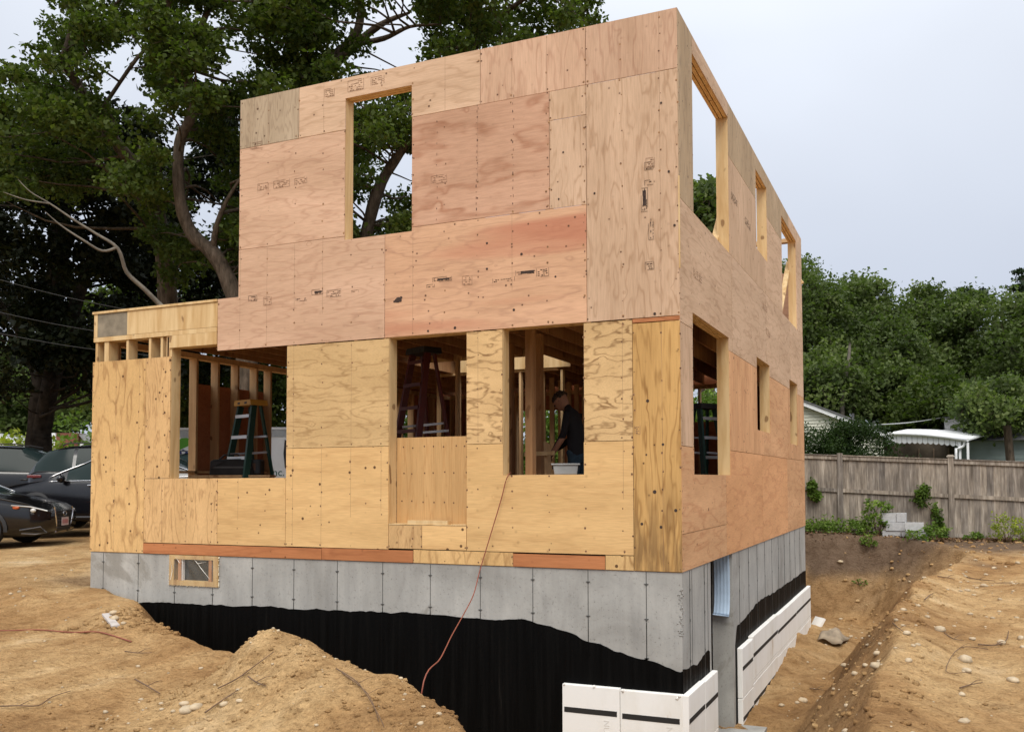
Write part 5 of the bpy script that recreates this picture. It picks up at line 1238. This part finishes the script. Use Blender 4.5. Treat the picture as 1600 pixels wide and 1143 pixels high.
facade([atD(66, 676, 49.8), atD(86, 676, 49.8), atD(90, 698, 49.8), atD(66, 698, 49.8)], 1).build('white_wall', M_WHT, hD)
facade([atD(122, 678, 49.7), atD(200, 676, 49.7), atD(200, 705, 49.7), atD(142, 700, 49.7)], .4).build('roof', simple('grey_roof', (.30, .31, .32), .85, var=.15), hD)
facade([atD(120, 690, 49.6), atD(143, 699, 49.6), atD(200, 706, 49.6), atD(200, 710, 49.6), (atD(142, 703, 49.6)), atD(120, 694, 49.6)], .2).build('eave_board', M_WHT, hD)
shrub('yellow_green_bush', 'yellow green bush left of the dark trunk', 'bush', atD(20, 745, 36)*np.array([1, 1, 0]), 2.3, 40, .22, L_YELLOW, 3.0, dens=60)  # bright yellow-green leaf colour throughout
shrub('low_bush', 'olive green bush between the dark trunk and the house', 'bush', atD(133, 745, 40)*np.array([1, 1, 0]), 1.8, 30, .22, L_SHRUB, 4.2, dens=60)
# overhead wires
for i, (a_, b_) in enumerate((((-40, 425, 19.5), (300, 500, 17)), ((-40, 478, 19.5), (300, 535, 17)), ((-40, 512, 19.5), (300, 560, 17)))):
    A, B = atD(*a_), atD(*b_); pts = [A+(B-A)*t-np.array([0, 0, .1*math.sin(math.pi*t)]) for t in np.linspace(0, 1, 14)]
    tag(MB().tube(pts, .006, 4).build('overhead_wire', simple('grey_wire', (.035, .035, .035), .6, var=0), origin=A), ('highest', 'middle', 'lowest')[i]+' of the three overhead wires crossing the dark trees', 'wire', 'overhead wires on the left')
A, B = atD(1355, 664, 30), atD(1560, 625, 36); pts = [A+(B-A)*t-np.array([0, 0, .25*math.sin(math.pi*t)]) for t in np.linspace(0, 1, 12)]
tag(MB().tube(pts, .018, 4).build('service_wire', simple('pale_wire', (.4, .42, .42), .6, var=0), origin=A), 'pale service wire rising from the neighbour roof to the trees', 'wire')

# ================================================================== VEHICLES
def paint(name, c, rough=.18):
    m, n, b = mat(name, rough, .5, **{'Coat Weight': .35, 'Coat Roughness': .08}); a = noise_(n, coords(n), 25, 3, .6)
    r = ramp_(n, [(.4, c), (.8, tuple(x*1.3+.004 for x in c))]); n.links.new(a.outputs[0], r.inputs[0]); n.links.new(r.outputs[0], b.inputs['Base Color']); return m
M_PBLK = paint('black_paint', (.003, .003, .004)); M_PGR = paint('dark_grey_paint', (.006, .006, .008)); M_CHROME = simple('chrome', (.7, .7, .72), .15, .5, metal=1, var=0)
M_TYRE = simple('tyre_rubber', (.018, .018, .018), .85, var=.2); M_RIM = simple('alloy_rim', (.42, .43, .45), .3, .5, metal=.7, var=.05)
M_GL, n, b = mat('car_glass', .12, .12); b.inputs['Base Color'].default_value = (.018, .03, .03, 1)
M_LAMP = simple('lamp_lens', (.60, .60, .58), .12, .7, var=.05); M_REDL = simple('tail_lens', (.13, .012, .012), .2, .6, var=.1); M_AMB = simple('amber_lens', (.45, .10, .03), .25)
def car(label, kind, loc, rz, M):
    """x: nose at +L/2"""
    t = thing('parked_car', label, 'car', loc, rz, 'dark cars parked on the left')
    if kind == 'sedan': L, Wd, Hh = 4.85, .92, 1.47; st = [(-2.42, .62, .40, .80, .80), (-2.30, .80, .28, .95, .95), (-1.9, .88, .22, 1.04, 1.06), (-1.45, .91, .20, 1.02, 1.12), (-.75, .92, .19, .99, 1.42), (-.1, .92, .19, .97, 1.47), (.35, .92, .19, .95, 1.45), (.95, .92, .19, .94, 1.16), (1.25, .915, .19, .93, .985), (1.75, .90, .19, .87, .90), (2.15, .84, .20, .78, .80), (2.36, .70, .24, .68, .70), (2.42, .50, .34, .58, .60)]
    else: L, Wd, Hh = 4.8, .95, 1.76; st = [(-2.4, .72, .42, .95, 1.0), (-2.34, .86, .32, 1.08, 1.20), (-2.1, .92, .26, 1.12, 1.60), (-1.6, .94, .24, 1.11, 1.72), (-.6, .95, .23, 1.09, 1.76), (.2, .95, .23, 1.07, 1.73), (.75, .95, .23, 1.06, 1.50), (1.15, .94, .23, 1.05, 1.10), (1.6, .93, .23, 1.02, 1.05), (2.05, .88, .24, .96, .98), (2.3, .78, .28, .82, .85), (2.4, .6, .36, .68, .7)]
    st = np.array(st); xs = np.linspace(st[0, 0], st[-1, 0], 64)
    def ip(c): return np.interp(xs, st[:, 0], st[:, c])
    def smn(a):
        for _ in range(2): a = np.convolve(np.pad(a, 1, 'edge'), [.25, .5, .25], 'valid')
        return a
    wv, zb, zs, zr = smn(ip(1)), smn(ip(2)), smn(ip(3)), smn(ip(4)); cab = np.clip((zr-zs-.03)/.35, 0, 1)
    rings = []
    for i in range(64):
        w_ = wv[i]; rw = w_*(.97-.24*cab[i]); k = cab[i]
        half = [(0, zb[i]), (w_*.80, zb[i]), (w_*.965, zb[i]+.07), (w_, zb[i]+.22), (w_*1.0, zb[i]+(zs[i]-zb[i])*.62), (w_*.985, zs[i]-.06), (w_*.95, zs[i]),
                (w_*.95+(rw-w_*.95)*.5, zs[i]+(zr[i]-zs[i])*.52+.0), (rw, zr[i]-.05*k-.01), (rw*.90, zr[i]-.012), (rw*.55, zr[i]+.022), (0, zr[i]+.032)]
        rings.append([(xs[i], -y, z) for y, z in half]+[(xs[i], y, z) for y, z in half[-2:0:-1]])
    m_ = len(rings[0]); body_ = MB(); glass = MB(); V = [p_ for r_ in rings for p_ in r_]; fb, fg = [], []
    for i in range(63):
        for k in range(m_):
            f_ = (i*m_+k, i*m_+(k+1) % m_, (i+1)*m_+(k+1) % m_, (i+1)*m_+k); side = k in (6, 7) or k in (m_-8, m_-7); xm = (xs[i]+xs[i+1])/2
            top_ = 8 <= k <= m_-9; steep = abs(zr[i+1]-zr[i]) > .018 and cab[i] > .08 and cab[i+1] > .03
            pil = any(abs(xm-q) < .045 for q in ((-.35, .9, -1.35) if kind == 'sedan' else (-.35, .75, -1.35)))
            g = (side and cab[i] > .45 and cab[i+1] > .45 and not pil) or (top_ and steep)
            (fg if g else fb).append(f_)
    body_.add(V, fb+[tuple(range(m_))[::-1], tuple(63*m_+k for k in range(m_))], True); body_.build('body', M, t, origin=(0, 0, 0))
    glass.add(V, fg, True); glass.build('window_glass', M_GL, t, origin=(0, 0, 0))
    wx = (1.42, -1.42); R_ = .335 if kind == 'sedan' else .365
    for x in wx:
        for s in (-1, 1):
            wh = MB().tube([(x, s*(Wd-.19), R_), (x, s*(Wd-.05), R_), (x, s*(Wd+.005), R_)], [R_*.93, R_, R_*.94], 26); o_ = ob_local(wh, 'tyre', M_TYRE, t)
            rim = MB().tube([(x, s*(Wd-.02), R_), (x, s*(Wd+.006), R_)], [R_*.62, R_*.66], 22)
            for q in range(5):
                a_ = 2*math.pi*q/5; rim.bar((x, s*(Wd+.010), R_), (x+math.cos(a_)*R_*.62, s*(Wd+.010), R_+math.sin(a_)*R_*.62), .05, .012, (0, 1, 0))
            ob_local(rim, 'rim', M_RIM, o_)
            arch = MB(); 
            for q in range(14):
                a0, a1 = math.pi*q/14*1.06-.09, math.pi*(q+1)/14*1.06-.09
                arch.add([(x+math.cos(a0)*(R_+.02), s*(Wd+.004), R_+math.sin(a0)*(R_+.02)), (x+math.cos(a1)*(R_+.02), s*(Wd+.004), R_+math.sin(a1)*(R_+.02)), (x+math.cos(a1)*(R_+.075), s*(Wd-.012), R_+math.sin(a1)*(R_+.075)), (x+math.cos(a0)*(R_+.075), s*(Wd-.012), R_+math.sin(a0)*(R_+.075))], [(0, 1, 2, 3) if s < 0 else (3, 2, 1, 0)])
            ob_local(arch, 'wheel_arch', M_BLK, t)
    for s in (-1, 1):
        mi = ob_local(MB().blob((.92, s*(Wd+.09), .99 if kind == 'sedan' else 1.15), .11, 10, 6, .02, (.65, 1.0, .72)), 'mirror', M, t)
        for x in (.35, -.75): ob_local(MB().tube([(x-.11, s*(Wd+.016), .86), (x-.09, s*(Wd+.04), .865), (x+.09, s*(Wd+.04), .865), (x+.11, s*(Wd+.016), .86)], .014, 6), 'door_handle', M_CHROME if kind == 'sedan' else M, t)
        ii_ = [i for i in range(64) if cab[i] > .12]
        trim = [(xs[i], s*(wv[i]*.957+.004), zs[i]+.004) for i in ii_]; ob_local(MB().tube(trim, .010, 5), 'window_trim', M_CHROME if kind == 'sedan' else M_BLK, t)
        if kind == 'sedan':
            trim = [(xs[i], s*(wv[i]*(.97-.24*cab[i])+.010), zr[i]-.05*cab[i]+.0) for i in ii_]; ob_local(MB().tube(trim, .011, 5), 'roof_trim', M_CHROME, t)
        ob_local(MB().box(-1.0, 1.0, s*(Wd-.02), s*(Wd+.006)+.0, .235, .25).box(.0, .001, s*Wd, s*Wd+.001, .3, .301), 'sill_trim', M_CHROME, t)
        if kind != 'sedan': ob_local(MB().tube([(-1.7, s*.62, 1.74), (-1.6, s*.62, 1.80), (.0, s*.62, 1.82), (.3, s*.62, 1.76)], .016, 6), 'roof_rail', M_BLK, t)
    return t, L
hx, hy = .85, .524
nose = atD(99, 840, 16.6); nz = hz(nose[0], nose[1]); H1 = math.atan2(hy, hx)
cl_ = (nose[0]-hx*2.42, nose[1]-hy*2.42); tA, _ = car('black sedan nearest the house with headlight and licence plate showing', 'sedan', (cl_[0], cl_[1], hz(*cl_)), H1, M_PBLK)
# front details of the near car (local frame)
for s in (-1, 1):
    hl = ob_local(MB().add([(2.02, s*.835, .66), (2.20, s*.80, .62), (2.40, s*.56, .585), (2.36, s*.60, .655), (2.16, s*.80, .735), (1.86, s*.885, .775)]+[(x-.03, y-s*.03, z) for x, y, z in [(2.02, s*.835, .66), (2.20, s*.80, .62), (2.40, s*.56, .585), (2.36, s*.60, .655), (2.16, s*.80, .735), (1.86, s*.885, .775)]], [tuple(range(6)), tuple(range(11, 5, -1))]+[(k, (k+1) % 6, (k+1) % 6+6, k+6) for k in range(6)]), 'headlight', simple('headlight_housing', (.38, .38, .385), .2, .6), tA)
    ob_local(MB().blob((2.20, s*.79, .68), .05, 10, 6, .02, (1.0, .7, .8)), 'lamp', M_LAMP, hl); ob_local(MB().tube([(1.88, s*.895, .775), (2.17, s*.82, .745), (2.37, s*.625, .665)], .013, 5), 'lamp_strip', M_LAMP, hl); ob_local(MB().blob((1.95, s*.875, .735), .045, 8, 5, .05, (1.4, .35, .7)), 'indicator', M_AMB, hl)
    ob_local(MB().tube([(2.40, s*.40, .72), (2.425, s*.42, .66), (2.42, s*.34, .42), (2.38, s*.26, .26)], .017, 6), 'grille_trim', M_CHROME, tA)
    ob_local(MB().tube([(2.05, s*.88, .27), (2.25, s*.80, .25), (2.36, s*.60, .27), (2.30, s*.72, .38), (2.02, s*.885, .33)], .012, 5), 'fog_lamp_trim', simple('dull_trim', (.25, .25, .26), .35, metal=.5), tA)
gr_ = ob_local(MB().prism([(-.40, .67), (.40, .67), (.30, .28), (-.30, .28)], 'X', 2.36, 2.425), 'grille', M_BLK, tA, bevel=.02)
for k in range(5): ob_local(MB().box(2.424, 2.434, -.37+k*.01, .37-k*.01, .34+k*.065, .35+k*.065), 'grille_bar', simple('grille_bar', (.06, .06, .062), .3), gr_)
em = ob_local(MB().tube([(2.436, .075*math.cos(a_), .60+.042*math.sin(a_)) for a_ in np.linspace(0, 2*math.pi, 17)], .007, 5), 'emblem', M_CHROME, tA)
ob_local(MB().bar((2.438, -.035, .572), (2.438, -.018, .628), .012, .012).bar((2.438, .018, .572), (2.438, .035, .628), .012, .012).bar((2.438, -.028, .60), (2.438, .028, .60), .012, .012), 'emblem_letter', M_CHROME, em)
pt = ob_local(MB().box(2.438, 2.446, -.155, .155, .375, .53), 'licence_plate', simple('plate_white', (.55, .45, .45), .5, var=.05), tA)
for k in range(6): ob_local(MB().box(2.4465, 2.448, -.125+k*.043, -.105+k*.043, .41, .49), 'plate_character', simple('plate_red', (.35, .04, .05), .6, var=0), pt)
# second car, facing left
c2_ = atD(72, 835, 18.2); f2 = (-hx, -hy); cc = (c2_[0]-f2[0]*.92-(-.0), c2_[1]-f2[1]*.92+.9); tB, _ = car('dark sedan facing left behind the near black car, chrome window trim', 'sedan', (cc[0], cc[1], hz(*cc)+.10), H1+math.pi-.04, M_PGR); tB.scale = (1.07, 1.05, 1.13)
c3_ = atD(35, 800, 21.0); cc = (c3_[0]+hx*2.3, c3_[1]+hy*2.3+.6); tC, _ = car('dark suv with roof rails and a red tail light showing behind the sedans', 'suv', (cc[0], cc[1], hz(*cc)+.22), H1+.02, M_PGR)
for s in (-1, 1): ob_local(MB().box(-2.36, -2.05, s*.90-.03, s*.90+.035, .97, 1.04), 'tail_light', M_REDL, tC, bevel=.015)
c4_ = atD(-15, 800, 23.5); cc = (c4_[0]+.4, c4_[1]+.6); car('black suv at the left edge behind the other cars', 'suv', (cc[0], cc[1], hz(*cc)+.22), H1+.1, M_PBLK)
c5_ = atD(292, 790, 22.5); cc = (c5_[0]+.6, c5_[1]+.5); car('grey suv glimpsed through the left front opening before the white truck', 'suv', (cc[0], cc[1], hz(*cc)), H1+math.pi/2, M_PGR)
# white box truck
tl = atD(262, 668, 27.2); trr = atD(455, 669, 27.2); ux = np.array([trr[0]-tl[0], trr[1]-tl[1], 0]); LT = np.linalg.norm(ux); rzT = math.atan2(ux[1], ux[0])
tk = thing('box_truck', 'white box truck with green roof logo seen through the left front opening', 'truck', (tl[0], tl[1], .05), rzT, None)
zt = tl[2]-.05; M_TW = simple('truck_white', (.86, .87, .88), .4, .4, var=.03)
ob_local(MB().box(0, LT, 0, 2.2, .62, zt-.07), 'cargo_box', M_TW, tk, bevel=.02); ob_local(MB().box(-.02, LT+.02, -.02, 2.22, zt-.068, zt), 'roof_rail', M_WHT, tk); ob_local(MB().box(.0, LT, -.012, -.001, zt-.30, zt-.08), 'side_rail', simple('grey_rail', (.42, .44, .46), .5), tk)
ob_local(MB().prism([(-1.7, .35), (-.02, .35), (-.02, 2.0), (-.9, 2.0), (-1.25, 1.35), (-1.7, 1.2)], 'Y', .05, 2.15), 'cab', M_TW, tk, bevel=.05)
ob_local(MB().prism([(-1.15, 1.35), (-.25, 1.35), (-.25, 1.85), (-.88, 1.85)], 'Y', .03, .049), 'cab_window', M_GLASSD, tk)
for x in (-1.0, LT-1.0):
    for y in (.12, 1.85): w_ = ob_local(MB().tube([(x, y, .42), (x, y+.24, .42)], .42, 20), 'wheel', M_TYRE, tk); ob_local(MB().tube([(x, y-.005, .42), (x, y+.0, .42)], .22, 14), 'rim', M_RIM, w_)
M_LG = simple('logo_green', (.10, .36, .02), .5, var=0); M_LB = simple('logo_blue', (.010, .022, .16), .5, var=0)
def truck_pt(px, py):   # where a sight line meets the truck's side
    n_ = np.array([-ux[1], ux[0], 0])/LT; d = ray(px, py); s_ = np.dot(np.array([tl[0], tl[1], 0])-CAM, n_)/np.dot(d, n_); P_ = CAM+d*s_
    rel = P_-np.array([tl[0], tl[1], .05]); return (np.dot(rel, ux/LT), rel[2])
lg = [truck_pt(*q) for q in ((276, 700), (276, 689), (284, 684), (293, 683.5), (296, 686), (302, 693), (300, 697), (295, 696), (284, 701), (276, 706))]
ob_local(MB().prism(lg, 'Y', -.006, -.0005), 'logo_roof', M_LG, tk)
hcx, hcz = truck_pt(281, 707.5); rr_ = .062
ob_local(MB().add([(hcx+rr_*math.cos(a_), -.006, hcz+rr_*math.sin(a_)) for a_ in np.linspace(0, 2*math.pi, 16, False)], [tuple(range(16))]), 'logo_head', M_LB, tk)
for L_ in ([(276, 711.5), (280, 713), (286, 711), (290, 706), (284, 702), (286, 701.5), (291, 704), (296, 709), (296, 716), (293, 713), (290, 717), (280, 716.5), (276, 715)],):
    ob_local(MB().prism([truck_pt(*q) for q in L_], 'Y', -.007, -.0005), 'logo_figure', M_LB, tk)
ix, iz = truck_pt(421.5, 743); tt_ = text_obj('Inc.', .33, 'truck_lettering', simple('logo_text_green', (.02, .13, .09), .5, var=0), None, (0, 0, 0), (math.pi/2, 0, 0)); tt_.parent = tk; tt_.location = (ix, -.004, iz)
cw = [truck_pt(*q) for q in ((445, 686), (450, 690), (450, 735), (445, 730), (443, 708))]; ob_local(MB().prism(cw, 'Y', -.006, -.0005), 'logo_ring', M_BLK, tk)

# ================================================================== SMALL THINGS ON THE GROUND
prs = random.Random(5)
def stone_at(px, py, r_, lab=None):
    g_ = ground_hit(px, py); o_ = MB().blob((g_[0], g_[1], g_[2]+r_*.22), r_, 9, 7, .14, (1.25, .9, .6), prs).build('stone', M_STONE, origin=(g_[0], g_[1], g_[2])); o_.rotation_euler = (0, 0, prs.uniform(0, 6)); return o_
stones = [(178, 958, .045, 'rounded pale stone above the white offcut'), (180, 967, .05, 'pale stone beside the white offcut'), (193, 974, .03, 'small stone right of the white offcut'), (291, 1112, .05, 'pale stone at the foot of the mound, leftmost of its group'), (306, 1107, .042, 'rounded stone at the mound foot, right of the leftmost'), (288, 1101, .028, 'small stone above the leftmost one at the mound foot'),
          (350, 1102, .028, 'white pebble on the left flank of the mound'), (374, 1097, .022, 'small white pebble higher on the mound flank'), (1371, 1042, .055, 'pale stone right on the edge of the trench'), (1468, 985, .06, 'large rounded stone on the right bank'), (1417, 990, .04, 'flat stone left of the large stone on the bank'),
          (1508, 1032, .065, 'biggest pale stone in the middle of the right bank'), (1510, 1049, .04, 'stone just below the biggest pale stone'), (1420, 1033, .035, 'stone between trench edge and bank middle'), (1565, 1005, .045, 'stone near the dead twig at the right edge'), (1595, 998, .04, 'stone at the right edge of the bank'), (1537, 916, .05, 'pale stone at the top of the bank'),
          (1511, 923, .04, 'stone left of the one at the bank top'), (1553, 888, .045, 'white stone near the dark soil'), (1503, 1086, .03, 'small stone low on the right bank'), (1507, 1128, .035, 'stone near the bottom edge of the photo at right'), (1583, 1064, .045, 'pale stone near the lower right edge'), (1313, 878, .06, 'stone sticking out of the far pit wall'), (1254, 1095, .06, 'dark stone on the trench floor'),
          (1352, 1040, .03, 'stone on the slope left of the trench edge stone'), (1590, 880, .05, 'stone by the dark soil at the right edge'), (1434, 947, .03, 'pebble beside the roots on the bank'), (1516, 960, .03, 'pebble near the top middle of the bank')]
for px, py, r_, lab in stones: o_ = stone_at(px, py, r_*1.0); tag(o_, lab, 'stone', 'pale stones scattered on the sand')
gp = MB(); gq = random.Random(9)
def scatter(n, x0, x1, y0, y1, r0, r1, mb, seg=5):
    for _ in range(n):
        x, y = gq.uniform(x0, x1), gq.uniform(y0, y1)
        if -8 < x < .35 and y > -.1: continue
        r_ = r0+(r1-r0)*gq.random()**3; mb.blob((x, y, hz(x, y)+r_*.2), r_, seg, 4, .25, (1.2, 1, .7), gq)
scatter(380, -9, -.2, -6.3, -.6, .004, .020, gp); scatter(560, 1.5, 6, -4, 11, .006, .034, gp); scatter(150, .2, 1.8, -3, 11, .01, .04, gp); scatter(160, -3.2, -.3, -4.6, -2.4, .004, .02, gp); scatter(60, -12, -8, -1, 3, .01, .03, gp)
tag(gp.build('pebbles', M_STONE), kind='stuff')
clod = MB(); scatter(320, -6.4, -4.6, -1.6, -.7, .008, .045, clod); scatter(1300, -3.2, -.2, -4.4, -2.3, .004, .022, clod); scatter(900, 1.0, 2.2, -3, 9, .005, .035, clod); scatter(700, -4, 4.5, 9.4, 13.0, .01, .05, clod); scatter(900, 2, 5.5, -2, 8, .004, .022, clod); scatter(1500, -8, -2, -5.5, -1.8, .003, .014, clod)
tag(clod.build('soil_clods', M_SOIL), kind='stuff')
def twig(pts_px, r_, lab, m=M_TWIG, nm='twig', cat='twig', grp='twigs lying on the sand', lift=.012):
    P = []
    for x, y in pts_px: g_ = ground_hit(x, y); P.append(g_+np.array([0, 0, lift+prs.uniform(0, .02)]))
    mb = MB(); sp_ = smooth_path(P, 4); r_ = r_*.72; mb.tube(sp_, [r_*(1-.6*i/len(sp_)) for i in range(len(sp_))], 6)
    if len(P) > 2: q = P[1]; mb.tube([q, q+np.array([.05, .04, .03]), q+np.array([.10, .05, .04])], [r_*.5, r_*.4, r_*.2], 5)
    tag(mb.build(nm, m, origin=P[0]), lab, cat, grp)
twig([(211, 1066), (230, 1077), (250, 1088)], .010, 'dark forked twig lying left of the mound'); twig([(195, 1022), (215, 1024), (237, 1024)], .008, 'short dark stick above the forked twig'); twig([(0, 1106), (30, 1105), (60, 1106), (82, 1093), (110, 1082)], .008, 'long thin root curving on the sand at the lower left')
twig([(388, 1062), (400, 1070), (416, 1078)], .008, 'short pale stick on the mound'); twig([(320, 1120), (350, 1098), (372, 1082)], .008, 'root lying at the foot of the mound')
twig([(340, 1080), (370, 1065), (400, 1045), (428, 1022)], .008, 'thin root arching up the left side of the mound')
twig([(525, 1050), (560, 1075), (590, 1120), (600, 1143)], .006, 'thin root running down the right flank of the mound'); twig([(535, 1055), (575, 1090), (592, 1135)], .005, 'second thin root beside the first on the mound flank')
twig([(1511, 903), (1530, 906), (1555, 910)], .014, 'dark root on the upper right bank'); twig([(1465, 901), (1480, 904), (1492, 906)], .012, 'dark root left of the larger one on the upper bank'); twig([(1528, 1008), (1555, 1010), (1572, 1002), (1576, 988)], .012, 'forked dead root near the right edge'); twig([(1500, 1080), (1515, 1072), (1535, 1070)], .009, 'thin light twig in the middle of the right bank')
twig([(1445, 940), (1452, 933), (1458, 928)], .010, 'short root stub at the bank crest'); twig([(1395, 975), (1405, 985), (1412, 992)], .008, 'thin root across the trench crest'); twig([(1265, 1077), (1275, 1079), (1287, 1080)], .012, 'pale stick lying on the trench floor'); twig([(1476, 992), (1490, 1000), (1506, 1005)], .009, 'dark twig below the large rounded stone')
twig([(1544, 1018), (1500, 1015), (1478, 1052), (1512, 1055)], .006, 'long thin root looping over the right bank')
# white offcut on the slope
a, b2 = ground_hit(165, 962), ground_hit(181, 981); tag(MB().bar(a+np.array([0, 0, .02]), b2+np.array([0, 0, .02]), .075, .022).build('trim_offcut', simple('dirty_white_board', (.50, .47, .45), .7, var=.2), origin=a), 'short dirty white board lying on the slope near the house corner', 'board')
# crumpled sheet in the trench
g_ = ground_hit(1303, 1003); V = []; F2 = []
for j in range(9):
    for i in range(9):
        u, v_ = i/8-.5, j/8-.5; x, y = g_[0]+u*.42+v_*.1, g_[1]+v_*.6; V.append((x, y, hz(x, y)+.03+.20*math.exp(-(u*2.4)**2-(v_*2)**2)+.03*math.sin(9*u+5*v_)))
for j in range(8):
    for i in range(8): a_ = j*9+i; F2.append((a_, a_+1, a_+10, a_+9))
cs = MB().add(V, F2, True).build('crumpled_sheet', simple('dirty_sheet', (.30, .24, .17), .8, var=.3), origin=g_); sm_ = cs.modifiers.new('thick', 'SOLIDIFY'); sm_.thickness = .006
tag(cs, 'crumpled dirty sheet lying in the far end of the trench', 'sheet')
q = atX(1273, 975, .12); tag(MB().bar((.10, q[1], q[2]-.12), (.22, q[1]+.1, q[2]+.12), .3, .04).build('foam_offcut', M_FOAM, origin=(q[0], q[1], q[2]-.15)), 'broken white foam offcut leaning at the far end of the boards', 'foam piece')
# weeds
def weed(px, py, Yq, r_, h_, m, lab, size=.06, n=22, dens=1500, nm='weed', cat='weed', grp='weeds growing along the fence'):
    c = atY(px, py, Yq); c = np.array([c[0], Yq, hz(c[0], Yq)]); shrub(nm, lab, cat, c, r_, n, size, m, h_, grp, dens, 9)
weed(1285, 825, 12.9, .55, .35, L_SHRUB, 'weeds at the fence foot beside the house corner'); weed(1325, 820, 12.8, .42, .45, L_SHRUB, 'weeds in front of the first fence post'); weed(1352, 828, 12.6, .33, .45, L_SHRUB, 'low leafy weeds left of the tall bright bush')
weed(1372, 830, 12.7, .34, .98, L_SHRUB, 'tall bright bush leaning over the block pile', .075, 34); weed(1360, 852, 12.1, .25, .28, L_SHRUB, 'small bright tuft below the tall bush'); weed(1458, 840, 12.3, .34, .36, L_SHRUB, 'leafy weeds covering the right end of the block pile', .07, 26)
weed(1430, 850, 12.0, .22, .22, L_SHRUB, 'low weeds in front of the lowest right block'); weed(1572, 842, 12.6, .34, .62, L_YELLOW, 'round yellow green bush near the right edge', .05, 34); weed(1598, 845, 12.6, .25, .40, L_YELLOW, 'small yellow green tuft cut by the right edge', .05, 18); weed(1520, 845, 12.9, .22, .18, L_SHRUB, 'tiny weeds right of the second fence post'); weed(1342, 888, 11.6, .16, .12, L_SHRUB, 'green tuft hanging on the far pit wall', .05, 8)
# vine climbing the fence
vn = thing('climbing_vine', 'green vine climbing the fence above the block pile', 'vine', tuple(atY(1466, 835, FY-.12))); C = []; Rr = []; vs = MB(); pth = [atY(x, y, FY-.1) for x, y in ((1466, 838), (1462, 815), (1455, 798), (1446, 785), (1436, 775), (1446, 770), (1443, 760))]
for i, p_ in enumerate(smooth_path(pth, 3)): C.append(p_+rng.normal(size=3)*[.08, .03, .05]); Rr.append(random.uniform(.09, .17))
vs.tube(smooth_path(pth, 3), .008, 5).build('stem', M_TWIG, vn); P, tt = clump_points(C, Rr, 3200, .9, .1); leaf_mesh('foliage', P, .07, L_SHRUB, vn, .7, tt-.05)
vn2 = thing('climbing_vine', 'small vine tuft hanging on the fence beside the house corner', 'vine', tuple(atY(1272, 770, FY-.12))); C = [atY(1272+random.uniform(-7, 7), 765+random.uniform(-16, 16), FY-.1) for _ in range(12)]; Rr = [.12]*12
P, tt = clump_points(C, Rr, 2600, .9, .1); leaf_mesh('foliage', P, .09, L_SHRUB, vn2, .7, tt); MB().tube([atY(1272, 785, FY-.1), atY(1274, 750, FY-.1)], .008, 5).build('stem', M_TWIG, vn2)
# leaf litter and roots along the dark topsoil
lp = []; 
while len(lp) < 2600:
    x, y = gq.uniform(-3, 6), gq.gauss(13.0, .4)
    if 12.2 < y < 13.5: lp.append((x, y, hz(x, y)+.015))
ll = leaf_mesh('leaf_litter', np.array(lp), .075, L_DRY, None, 2.5); tag(ll, kind='stuff')
